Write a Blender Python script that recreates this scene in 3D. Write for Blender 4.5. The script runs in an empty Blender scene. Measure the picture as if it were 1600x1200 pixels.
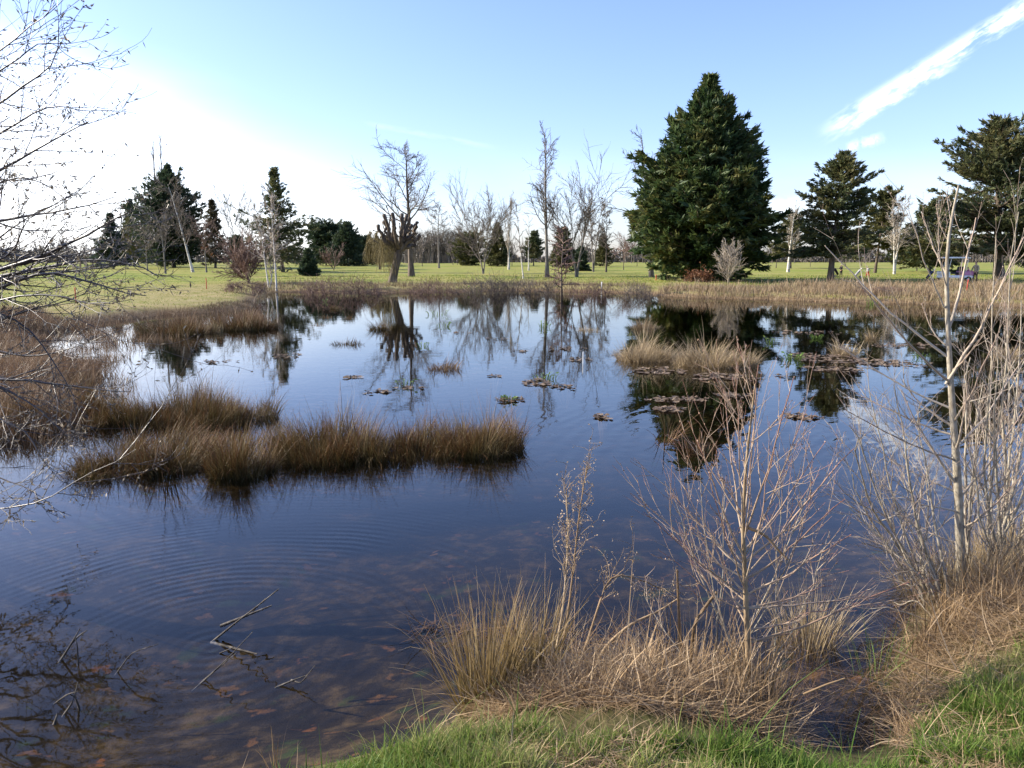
import bpy, bmesh, math, random
import numpy as np
from math import radians as R_
rng = np.random.default_rng(7)
random.seed(7)
PI = math.pi
scene = bpy.context.scene
COL = scene.collection

# ------------------------------------------------------------------ camera geometry
CAMZ, PITCH, F = 2.1, R_(9.1), 1200.0
cp, sp_ = math.cos(PITCH), math.sin(PITCH)
def ray(px, py):
    x = (px-800)/F; u = (600-py)/F
    return np.array([x, cp+u*sp_, u*cp-sp_])
def at(px, py, z=0.0):
    d = ray(px, py); k = (z-CAMZ)/d[2]
    return np.array([d[0]*k, d[1]*k, z])
def pt(px, py, Y):                      # a point at forward distance Y
    d = ray(px, py); k = Y/d[1]
    return np.array([d[0]*k, Y, CAMZ+d[2]*k])

# ------------------------------------------------------------------ terrain
near_px = [(395,1230),(470,1205),(540,1190),(600,1172),(660,1150),(700,1135),(735,1105),(790,1085),(850,1062),(930,1048),
  (1010,1052),(1080,1062),(1150,1075),(1205,1100),(1222,1135),(1250,1166),(1320,1178),(1385,1166),(1412,1120),(1408,1070),
  (1400,1020),(1412,985),(1432,955),(1462,938),(1510,915),(1570,890),(1640,858),(1720,820)]
far_px = [(1720,483),(1600,480),(1500,477),(1400,474),(1300,472),(1200,468),(1100,466),(1035,463),(1005,459),(900,456),(800,454),
  (700,456),(600,457.5),(500,457),(430,456),(408,462),(398,474),(385,483),(330,489),(260,492),(190,501),(120,508),(70,525),(60,548),
  (110,568),(160,582),(120,612),(60,655),(-10,690)]
poly = [at(*p)[:2] for p in near_px] + [np.array(q) for q in [(6.5,8.5),(11,12),(20,17),(34,27)]] + \
       [at(*p)[:2] for p in far_px] + [np.array(q) for q in [(-6.6,8.4),(-5.6,7.0),(-4.7,5.6),(-4.5,4.2),(-3.8,2.9),(-2.4,2.3)]]
POLY = np.array(poly)
def inside(X, Y, PL):
    c = np.zeros(X.shape, bool)
    n = len(PL)
    for i in range(n):
        x1, y1 = PL[i]; x2, y2 = PL[(i+1) % n]
        cond = ((y1 > Y) != (y2 > Y))
        xi = (x2-x1)*(Y-y1)/((y2-y1) if y2 != y1 else 1e-9)+x1
        c ^= cond & (X < xi)
    return c
def sdist(X, Y):
    X = np.asarray(X, float); Y = np.asarray(Y, float)
    best = np.full(X.shape, 1e9)
    n = len(POLY)
    for i in range(n):
        a = POLY[i]; b = POLY[(i+1) % n]; e = b-a
        t = np.clip(((X-a[0])*e[0]+(Y-a[1])*e[1])/(e@e+1e-12), 0, 1)
        best = np.minimum(best, np.hypot(X-a[0]-t*e[0], Y-a[1]-t*e[1]))
    return np.where(inside(X, Y, POLY), -best, best)
_ph = rng.uniform(0, 6.28, (12, 2)); _fr = np.geomspace(0.25, 6.0, 12); _an = rng.uniform(0, PI, 12)
def wob(X, Y, lo=0, hi=12):
    s = 0
    for i in range(lo, hi):
        s = s + np.sin((X*math.cos(_an[i])+Y*math.sin(_an[i]))*_fr[i]+_ph[i, 0])*np.cos((Y*math.cos(_an[i])-X*math.sin(_an[i]))*_fr[i]*0.83+_ph[i, 1])/(1+_fr[i])
    return s
MARSH = at(40, 590)[:2]
def terr(X, Y, full=False):
    X = np.asarray(X, float); Y = np.asarray(Y, float)
    sd = sdist(X, Y)
    d = np.hypot(X, Y)
    near = np.exp(-(d/6.0)**4)
    marsh = np.exp(-(((X-MARSH[0]+3)/6.0)**2+((Y-MARSH[1]-1)/6.5)**2)**2)
    bank = 0.34+0.10*near-0.30*marsh
    scale = 0.9-0.45*near+0.8*marsh
    land = bank*(1-np.exp(-np.maximum(sd, 0)/scale))
    land = land + 0.007*np.clip(d-50, 0, 150)*np.clip(sd/6, 0, 1)
    land = land + 0.035*wob(X, Y)*np.clip(sd/0.8, 0, 1)
    q = np.maximum(-sd, 0)
    bed = -0.75*(1-np.exp(-q/2.2))-0.03*np.minimum(q, 1)+0.04*wob(X*1.7, Y*1.7)*np.clip(q/0.7, 0, 1)
    z = np.where(sd > 0, land, bed)
    return (z, sd) if full else z
def zt(x, y): return float(terr(np.array([x]), np.array([y]))[0])

# ------------------------------------------------------------------ mesh helpers
def nrm(a): return a/np.maximum(np.linalg.norm(a, axis=-1, keepdims=True), 1e-9)
class MB:
    def __init__(s): s.V = []; s.Q = []; s.rnd = []; s.t = []; s.n = 0
    def add(s, V, Q, rnd, t):
        V = V.reshape(-1, 3); s.V.append(V); s.Q.append(Q.reshape(-1, 4)+s.n)
        s.rnd.append(np.broadcast_to(rnd, (len(V),)) if np.ndim(rnd) < 1 or np.size(rnd) == 1 else np.asarray(rnd).reshape(-1))
        s.t.append(np.broadcast_to(t, (len(V),)) if np.size(t) == 1 else np.asarray(t).reshape(-1)); s.n += len(V)
    def tubes(s, P, Rr, sides=4, rnd=None):
        P = np.asarray(P, float); Rr = np.asarray(Rr, float)
        if P.ndim == 2: P = P[None]; Rr = Rr[None]
        B, n, _ = P.shape
        T = nrm(np.gradient(P, axis=1))
        ref = np.where(np.abs(T[..., 2:3]) < 0.9, np.array([0., 0, 1]), np.array([1., 0, 0]))
        U = nrm(np.cross(T, ref)); W = np.cross(T, U)
        a = 2*PI*np.arange(sides)/sides
        V = P[:, :, None]+Rr[:, :, None, None]*(np.cos(a)[None, None, :, None]*U[:, :, None]+np.sin(a)[None, None, :, None]*W[:, :, None])
        idx = np.arange(B*n*sides).reshape(B, n, sides)
        nx = np.roll(idx, -1, axis=2)
        Q = np.stack([idx[:, :-1], nx[:, :-1], nx[:, 1:], idx[:, 1:]], -1)
        r = rng.random(B) if rnd is None else np.broadcast_to(rnd, (B,))
        s.add(V, Q, np.repeat(r, n*sides), np.tile(np.repeat(np.linspace(0, 1, n), sides), B))
    def leaves(s, P, D, L, W, rnd=None, flat=0.0, mid=0.45):
        N = len(P); D = nrm(D)
        S = np.cross(D, rng.normal(size=(N, 3)))
        if flat: S = (1-flat)*nrm(S)+flat*nrm(np.cross(D, np.array([0, 0, 1.0])+1e-6))
        S = nrm(S); L = np.broadcast_to(L, (N,))[:, None]; W = np.broadcast_to(W, (N,))[:, None]
        V = np.stack([P, P+D*L*mid+S*W/2, P+D*L, P+D*L*mid-S*W/2], 1)
        Q = np.arange(N*4).reshape(N, 4)
        r = rng.random(N) if rnd is None else np.broadcast_to(rnd, (N,))
        s.add(V, Q, np.repeat(r, 4), np.tile([0, .5, 1, .5], N))
    def blades(s, root, H, W, lean, bend, az=None, n=4, rnd=None, tip=0.12):
        N = len(root)
        H = np.broadcast_to(H, (N,)); W = np.broadcast_to(W, (N,)); lean = np.broadcast_to(lean, (N,)); bend = np.broadcast_to(bend, (N,))
        if az is None: az = rng.uniform(0, 2*PI, N)
        u = np.linspace(0, 1, n)
        th = lean[:, None]+bend[:, None]*u[None]**1.4
        st = (H/(n-1))[:, None]
        hx = np.concatenate([np.zeros((N, 1)), np.cumsum(np.sin(th[:, 1:])*st, 1)], 1)
        hz = np.concatenate([np.zeros((N, 1)), np.cumsum(np.cos(th[:, 1:])*st, 1)], 1)
        P = root[:, None]+np.stack([hx*np.cos(az)[:, None], hx*np.sin(az)[:, None], hz], -1)
        fa = az+rng.normal(0, 0.9, N)+PI/2
        S = np.stack([np.cos(fa), np.sin(fa), np.zeros(N)], -1)
        w = W[:, None]*(1-(1-tip)*u[None]**1.5)
        V = np.stack([P-S[:, None]*w[..., None]/2, P+S[:, None]*w[..., None]/2], 2)
        idx = np.arange(N*n*2).reshape(N, n, 2)
        Q = np.stack([idx[:, :-1, 0], idx[:, :-1, 1], idx[:, 1:, 1], idx[:, 1:, 0]], -1)
        r = rng.random(N) if rnd is None else np.broadcast_to(rnd, (N,))
        s.add(V, Q, np.repeat(r, n*2), np.tile(np.repeat(u, 2), N))
    def build(s, name, mat, parent=None, smooth=True, origin=None):
        V = np.concatenate(s.V).astype(np.float32); Q = np.concatenate(s.Q).astype(np.int32)
        if origin is not None: V = V-np.asarray(origin, np.float32)
        me = bpy.data.meshes.new(name)
        me.vertices.add(len(V)); me.vertices.foreach_set('co', V.ravel())
        me.loops.add(Q.size); me.loops.foreach_set('vertex_index', Q.ravel())
        me.polygons.add(len(Q)); me.polygons.foreach_set('loop_start', np.arange(0, Q.size, 4, dtype=np.int32))
        me.polygons.foreach_set('use_smooth', np.full(len(Q), bool(smooth)))
        for nm, arr in (('rnd', s.rnd), ('t', s.t)):
            at_ = me.attributes.new(nm, 'FLOAT', 'POINT'); at_.data.foreach_set('value', np.concatenate(arr).astype(np.float32))
        me.update(); me.validate()
        o = bpy.data.objects.new(name, me); COL.objects.link(o)
        if mat: me.materials.append(mat)
        if parent is not None: o.parent = parent
        elif origin is not None: o.location = origin
        return o
def tag(o, label=None, cat=None, group=None, kind=None):
    if label: o['label'] = label
    if cat: o['category'] = cat
    if group: o['group'] = group
    if kind: o['kind'] = kind
    return o
def thing(name, label, cat, loc, group=None, rz=0):
    o = bpy.data.objects.new(name, None); COL.objects.link(o)
    o.empty_display_size = 0.2
    o.location = loc; o.rotation_euler = (0, 0, rz)
    return tag(o, label, cat, group)

# ------------------------------------------------------------------ materials
def newmat(name):
    m = bpy.data.materials.new(name); m.use_nodes = True
    nt = m.node_tree; nt.nodes.clear()
    return m, nt
def ramp(nt, stops, interp='LINEAR'):
    n = nt.nodes.new('ShaderNodeValToRGB'); n.color_ramp.interpolation = interp
    e = n.color_ramp.elements
    while len(e) < len(stops): e.new(0.5)
    for k, (p, c) in enumerate(stops): e[k].position = p; e[k].color = (*c, 1) if len(c) == 3 else c
    return n
def even(cols): return [(i/(len(cols)-1) if len(cols) > 1 else 0, c) for i, c in enumerate(cols)]
def plant_mat(name, cols, tip=None, trans=0.3, rough=0.6, tpow=1.0, spec=0.25, noise=0.0, nscale=8):
    """colours by a per-piece random number; `tip` mixes a second set towards the tip (plant colour; the dark rush base also holds painted shade)."""
    m, nt = newmat(name); N = nt.nodes.new; L = nt.links.new
    a = N('ShaderNodeAttribute'); a.attribute_name = 'rnd'
    c = ramp(nt, even(cols)); L(a.outputs['Fac'], c.inputs[0]); col = c.outputs[0]
    if tip:
        c2 = ramp(nt, even(tip)); L(a.outputs['Fac'], c2.inputs[0])
        b = N('ShaderNodeAttribute'); b.attribute_name = 't'
        p = N('ShaderNodeMath'); p.operation = 'POWER'; L(b.outputs['Fac'], p.inputs[0]); p.inputs[1].default_value = tpow
        mx = N('ShaderNodeMix'); mx.data_type = 'RGBA'; L(p.outputs[0], mx.inputs[0]); L(col, mx.inputs[6]); L(c2.outputs[0], mx.inputs[7]); col = mx.outputs[2]
    if noise:
        tc = N('ShaderNodeTexCoord'); no = N('ShaderNodeTexNoise'); no.inputs['Scale'].default_value = nscale; no.inputs['Detail'].default_value = 5
        L(tc.outputs['Object'], no.inputs['Vector'])
        hs = N('ShaderNodeHueSaturation'); mr = N('ShaderNodeMapRange'); mr.inputs[1].default_value = 0.3; mr.inputs[2].default_value = 0.7
        mr.inputs[3].default_value = 1-noise; mr.inputs[4].default_value = 1+noise
        L(no.outputs[0], mr.inputs[0]); L(mr.outputs[0], hs.inputs['Value']); L(col, hs.inputs['Color']); col = hs.outputs[0]
    p = N('ShaderNodeBsdfPrincipled'); p.inputs['Roughness'].default_value = rough; p.inputs['Specular IOR Level'].default_value = spec
    L(col, p.inputs['Base Color'])
    o = N('ShaderNodeOutputMaterial'); out = p.outputs[0]
    if trans:
        tr = N('ShaderNodeBsdfTranslucent'); L(col, tr.inputs[0]); mxs = N('ShaderNodeMixShader'); mxs.inputs[0].default_value = trans
        L(p.outputs[0], mxs.inputs[1]); L(tr.outputs[0], mxs.inputs[2]); out = mxs.outputs[0]
    L(out, o.inputs[0])
    return m
def plain(name, col, rough=0.6, spec=0.4, noise=0.12, scale=6, metal=0.0):
    m, nt = newmat(name); N = nt.nodes.new; L = nt.links.new
    tc = N('ShaderNodeTexCoord'); no = N('ShaderNodeTexNoise'); no.inputs['Scale'].default_value = scale; no.inputs['Detail'].default_value = 4
    L(tc.outputs['Object'], no.inputs['Vector'])
    c = ramp(nt, [(0.3, tuple(v*(1-noise) for v in col)), (0.7, tuple(min(1, v*(1+noise)) for v in col))]); L(no.outputs[0], c.inputs[0])
    p = N('ShaderNodeBsdfPrincipled'); p.inputs['Roughness'].default_value = rough; p.inputs['Specular IOR Level'].default_value = spec; p.inputs['Metallic'].default_value = metal
    L(c.outputs[0], p.inputs['Base Color']); o = N('ShaderNodeOutputMaterial'); L(p.outputs[0], o.inputs[0])
    return m
def bark_mat(name, cols, scale=(30, 30, 6), bump=0.4, dist=0.01):
    m, nt = newmat(name); N = nt.nodes.new; L = nt.links.new
    tc = N('ShaderNodeTexCoord'); mp = N('ShaderNodeMapping'); mp.inputs['Scale'].default_value = scale
    no = N('ShaderNodeTexNoise'); no.inputs['Scale'].default_value = 1; no.inputs['Detail'].default_value = 6
    L(tc.outputs['Object'], mp.inputs[0]); L(mp.outputs[0], no.inputs['Vector'])
    c = ramp(nt, [(0.3+0.4*i/(len(cols)-1), q) for i, q in enumerate(cols)]); L(no.outputs[0], c.inputs[0])
    p = N('ShaderNodeBsdfPrincipled'); p.inputs['Roughness'].default_value = 0.75; p.inputs['Specular IOR Level'].default_value = 0.2
    b = N('ShaderNodeBump'); b.inputs['Strength'].default_value = bump; b.inputs['Distance'].default_value = dist
    L(no.outputs[0], b.inputs['Height']); L(b.outputs[0], p.inputs['Normal'])
    L(c.outputs[0], p.inputs['Base Color']); o = N('ShaderNodeOutputMaterial'); L(p.outputs[0], o.inputs[0])
    return m
M = {}
M['cypress'] = plant_mat('cypress_foliage', [(.026,.052,.022),(.045,.078,.026),(.085,.112,.034),(.15,.14,.045)], trans=0.3, rough=.55)
M['darkcon'] = plant_mat('dark_conifer_foliage', [(.030,.050,.030),(.048,.072,.036),(.075,.095,.044)], trans=0.3)
M['pine'] = plant_mat('pine_foliage', [(.042,.064,.034),(.075,.095,.042),(.12,.125,.05),(.175,.155,.065)], trans=0.3)
M['olive'] = plant_mat('olive_pine_foliage', [(.05,.06,.022),(.085,.088,.03),(.13,.12,.042)], trans=0.25)
M['brownc'] = plant_mat('brown_conifer_foliage', [(.05,.042,.026),(.08,.062,.034),(.10,.085,.04)], trans=0.25)
M['willow'] = plant_mat('willow_twig', [(.13,.10,.04),(.19,.15,.055),(.23,.19,.08)], trans=0.2)
M['yellow'] = plant_mat('yellow_shrub_foliage', [(.15,.14,.03),(.22,.20,.045),(.28,.24,.07)], trans=0.3)
M['bark'] = bark_mat('brown_bark', [(.05,.038,.028),(.11,.085,.062),(.16,.13,.10)], (6, 6, 1.5))
M['greybark'] = bark_mat('grey_bark', [(.10,.085,.07),(.19,.165,.135),(.26,.23,.19)], (6, 6, 1.5))
M['birch'] = bark_mat('birch_bark', [(.14,.12,.10),(.55,.52,.46),(.66,.62,.55)], (1.5, 1.5, 5))
M['twig'] = plant_mat('bare_twig', [(.08,.064,.052),(.14,.112,.09),(.20,.165,.13)], trans=0)
M['redtwig'] = plant_mat('reddish_twig', [(.12,.07,.055),(.17,.105,.08),(.21,.14,.11)], trans=0)
M['paletwig'] = plant_mat('pale_twig', [(.24,.20,.155),(.33,.28,.22),(.40,.35,.29)], trans=0)
M['rust'] = plant_mat('rust_leaf', [(.10,.042,.02),(.16,.07,.035),(.22,.11,.055)], trans=0.3)
M['rush'] = plant_mat('rush_stem', [(.030,.028,.012),(.05,.045,.014),(.075,.06,.018),(.12,.095,.035)], tip=[(.10,.036,.014),(.17,.060,.020),(.24,.095,.032),(.16,.12,.035),(.42,.29,.14)], trans=0.15, tpow=2.1)  # olive base and brown tips are real; base darkened further as painted backlit shade
M['marsh'] = plant_mat('marsh_rush', [(.07,.05,.025),(.11,.075,.04),(.15,.10,.055)], tip=[(.17,.095,.055),(.23,.145,.085),(.32,.23,.14)], trans=0.22)
M['dry'] = plant_mat('dry_grass', [(.20,.14,.07),(.29,.21,.11),(.36,.28,.16)], tip=[(.33,.25,.14),(.42,.33,.20),(.50,.41,.27)], trans=0.25)
M['dryolive'] = plant_mat('olive_dry_grass', [(.08,.07,.022),(.15,.11,.035),(.22,.15,.06)], tip=[(.24,.14,.06),(.34,.23,.11),(.46,.36,.20)], trans=0.25, tpow=1.6)
M['bankgrass'] = plant_mat('bank_dry_grass', [(.13,.085,.045),(.19,.135,.075),(.24,.18,.10)], tip=[(.25,.17,.10),(.33,.245,.15),(.40,.32,.21)], trans=0.25)
M['darkbank'] = plant_mat('bank_brown_grass', [(.05,.038,.022),(.085,.06,.036),(.12,.09,.055)], tip=[(.12,.09,.06),(.19,.145,.10),(.24,.20,.14)], trans=0.2)
M['bankmix'] = plant_mat('far_bank_grass', [(.08,.055,.032),(.14,.10,.06),(.20,.16,.08)], tip=[(.17,.12,.08),(.26,.20,.125),(.32,.27,.15)], trans=0.25)
M['lawn'] = plant_mat('lawn_grass', [(.07,.13,.014),(.13,.20,.024),(.20,.23,.04),(.30,.25,.09)], trans=0.3)
M['straw'] = plant_mat('straw', [(.11,.07,.035),(.25,.165,.085),(.36,.25,.135),(.52,.39,.24)], trans=0.2, rough=.5)
M['litter'] = plant_mat('wet_litter', [(.06,.032,.014),(.10,.052,.022),(.16,.09,.04),(.24,.15,.07)], trans=0.1, rough=.5)
M['grass'] = plant_mat('green_grass', [(.04,.085,.012),(.07,.13,.018),(.12,.17,.028),(.25,.22,.09)], tip=[(.075,.15,.02),(.115,.20,.03),(.19,.25,.05),(.42,.36,.17)], trans=0.35)
M['lily'] = plant_mat('dead_lily_pad', [(.09,.062,.042),(.14,.10,.066),(.21,.16,.11)], trans=0.1, rough=.65, spec=.2)
M['waterplant'] = plant_mat('green_water_plant', [(.07,.13,.025),(.12,.20,.04),(.21,.28,.075)], trans=0.35)
M['sapbark'] = bark_mat('sapling_bark', [(.15,.10,.055),(.26,.19,.11),(.33,.26,.17)], (90, 90, 18), .3, .003)
M['sapgrey'] = bark_mat('sapling_grey_bark', [(.20,.165,.115),(.31,.27,.20),(.40,.36,.28)], (60, 60, 25), .3, .003)
M['saptwig'] = plant_mat('sapling_twig', [(.27,.20,.13),(.35,.27,.185),(.40,.33,.245)], tip=[(.22,.095,.07),(.28,.14,.10),(.34,.22,.16)], trans=0, tpow=1.5)
M['shrubtwig'] = plant_mat('shrub_twig', [(.26,.215,.155),(.36,.31,.235),(.44,.39,.31)], tip=[(.30,.20,.15),(.38,.28,.21),(.46,.38,.30)], trans=0)
M['alder'] = plant_mat('alder_twig', [(.035,.028,.028),(.055,.045,.042),(.085,.07,.06)], trans=0, rough=.4, spec=.5)
M['bud'] = plant_mat('alder_bud', [(.12,.09,.06),(.22,.17,.11),(.40,.34,.24)], trans=0.2)
M['weed'] = plant_mat('dry_weed', [(.24,.16,.09),(.34,.25,.15),(.42,.33,.22)], trans=0.15)
M['farwood'] = plant_mat('far_wood', [(.055,.05,.042),(.10,.085,.068),(.15,.125,.10)], trans=0.1)
M['deadwood'] = bark_mat('wet_dead_wood', [(.03,.025,.02),(.07,.06,.048),(.17,.15,.12)], (40, 40, 12), .3, .003)

# ------------------------------------------------------------------ ground
def axis(lo, hi, s0, k):
    out = [0.0]
    while out[-1] < hi: out.append(out[-1]+max(s0, k*out[-1]))
    neg = [0.0]
    while neg[-1] > lo: neg.append(neg[-1]-max(s0, k*abs(neg[-1])))
    return np.array(sorted(set(neg+out)))
def build_ground():
    xs = axis(-2500, 2500, 0.07, 0.021); ys = axis(-60, 3500, 0.06, 0.018)
    X, Y = np.meshgrid(xs, ys); z, sd = terr(X, Y, True)
    V = np.stack([X, Y, z], -1).reshape(-1, 3)
    nx, ny = len(xs), len(ys); idx = np.arange(nx*ny).reshape(ny, nx)
    Q = np.stack([idx[:-1, :-1], idx[:-1, 1:], idx[1:, 1:], idx[1:, :-1]], -1)
    mb = MB(); mb.add(V, Q, sd.ravel(), np.zeros(nx*ny))
    m, nt = newmat('meadow_and_mud'); N = nt.nodes.new; L = nt.links.new
    def noise(scale, detail=6, vec=None, rough=.55):
        n = N('ShaderNodeTexNoise'); n.inputs['Scale'].default_value = scale; n.inputs['Detail'].default_value = detail; n.inputs['Roughness'].default_value = rough
        L(vec or geo.outputs['Position'], n.inputs['Vector']); return n.outputs[0]
    def mix(f, a, b):
        x = N('ShaderNodeMix'); x.data_type = 'RGBA'
        for s, i in ((f, 0), (a, 6), (b, 7)):
            if isinstance(s, tuple): x.inputs[i].default_value = (*s, 1)
            elif isinstance(s, float): x.inputs[i].default_value = s
            else: L(s, x.inputs[i])
        return x.outputs[2]
    def rng_(v, a, b, c=0., d=1.):
        x = N('ShaderNodeMapRange'); x.interpolation_type = 'SMOOTHSTEP'; L(v, x.inputs[0])
        for i, q in enumerate((a, b, c, d)): x.inputs[i+1].default_value = q
        return x.outputs[0]
    def mth(op, a, b):
        x = N('ShaderNodeMath'); x.operation = op
        for i, q in enumerate((a, b)):
            if isinstance(q, (int, float)): x.inputs[i].default_value = q
            else: L(q, x.inputs[i])
        return x.outputs[0]
    geo = N('ShaderNodeNewGeometry')
    sep = N('ShaderNodeSeparateXYZ'); L(geo.outputs['Position'], sep.inputs[0])
    a = N('ShaderNodeAttribute'); a.attribute_name = 'rnd'; sdv = a.outputs['Fac']
    mp = N('ShaderNodeMapping'); mp.inputs['Scale'].default_value = (.35, 1.0, 1); L(geo.outputs['Position'], mp.inputs[0])
    g1 = ramp(nt, [(.34, (.09,.17,.014)), (.5, (.19,.25,.028)), (.66, (.31,.26,.08))]); L(noise(.09, 6, mp.outputs[0]), g1.inputs[0])
    g2 = ramp(nt, [(.3, (.11,.15,.022)), (.6, (.24,.22,.07)), (.75, (.29,.24,.11))]); L(noise(3.0, 8), g2.inputs[0])
    g3 = ramp(nt, [(.34, (.09,.16,.014)), (.44, (.20,.25,.03)), (.53, (.36,.28,.11)), (.60, (.17,.23,.025)), (.70, (.09,.14,.015))])
    mp3 = N('ShaderNodeMapping'); mp3.inputs['Scale'].default_value = (.10, .8, 1); mp3.inputs['Location'].default_value = (3, 1, 0); L(geo.outputs['Position'], mp3.inputs[0]); L(noise(.28, 7, mp3.outputs[0], .62), g3.inputs[0])
    lawn = mix(.4, mix(.75, g1.outputs[0], g3.outputs[0]), g2.outputs[0])
    # a rough, browner belt of uncut grass along the shore
    roughm = mth('MULTIPLY', rng_(mth('ADD', sdv, mth('MULTIPLY', noise(.25, 4), 6.0)), 6.0, 15.0, 1., 0.), 0.8)
    ro = ramp(nt, [(.3, (.15,.15,.03)), (.5, (.28,.225,.10)), (.7, (.30,.24,.13))]); L(noise(1.2, 8), ro.inputs[0])
    lawn = mix(roughm, lawn, ro.outputs[0])
    st = ramp(nt, [(.3, (.08,.052,.028)), (.5, (.17,.115,.062)), (.7, (.26,.19,.11))]); L(noise(14, 8), st.inputs[0])
    shore = rng_(mth('ADD', sdv, mth('MULTIPLY', noise(1.5, 4), .6)), .5, 1.5, 1., 0.)
    land = mix(shore, lawn, st.outputs[0])
    nearg = rng_(sep.outputs[1], 4.5, 6.0, 1., 0.)
    soil = ramp(nt, [(.35, (.05,.05,.016)), (.65, (.12,.10,.045))]); L(noise(20, 6), soil.inputs[0])
    land = mix(nearg, land, soil.outputs[0])
    # pond bed: silt, algae, sunken leaves
    silt = ramp(nt, [(.3, (.010,.007,.004)), (.5, (.030,.021,.010)), (.68, (.135,.092,.040))]); L(noise(4.2, 9, None, .65), silt.inputs[0])
    vo = N('ShaderNodeTexVoronoi'); vo.inputs['Scale'].default_value = 4.2; dv = N('ShaderNodeTexNoise'); dv.inputs['Scale'].default_value = 9; dv.inputs['Detail'].default_value = 4; L(geo.outputs['Position'], dv.inputs['Vector'])
    av = N('ShaderNodeVectorMath'); av.operation = 'MULTIPLY_ADD'; L(dv.outputs['Color'], av.inputs[0]); av.inputs[1].default_value = (.34,.34,.34); L(geo.outputs['Position'], av.inputs[2]); L(av.outputs[0], vo.inputs['Vector'])
    leafm = mth('MULTIPLY', rng_(vo.outputs['Distance'], .12, .26, 1., 0.), rng_(noise(1.9, 4), .40, .52))
    leafc = ramp(nt, [(0., (.22,.085,.025)), (.5, (.13,.07,.025)), (1., (.24,.13,.05))]); L(vo.outputs['Color'], leafc.inputs[0])
    bed = mix(leafm, silt.outputs[0], leafc.outputs[0])
    algm = mth('MULTIPLY', rng_(noise(3.4, 5), .60, .70), .7)
    bed = mix(algm, bed, (.045,.07,.015))
    col = mix(rng_(sdv, -.06, .06), bed, land)
    p = N('ShaderNodeBsdfPrincipled'); p.inputs['Roughness'].default_value = .9; p.inputs['Specular IOR Level'].default_value = .1
    L(col, p.inputs['Base Color'])
    b = N('ShaderNodeBump'); b.inputs['Strength'].default_value = .6; b.inputs['Distance'].default_value = .05; L(noise(9, 8, None, .7), b.inputs['Height']); L(b.outputs[0], p.inputs['Normal'])
    o = N('ShaderNodeOutputMaterial'); L(p.outputs[0], o.inputs[0])
    g = mb.build('ground', m); g['kind'] = 'structure'
build_ground()

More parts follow.
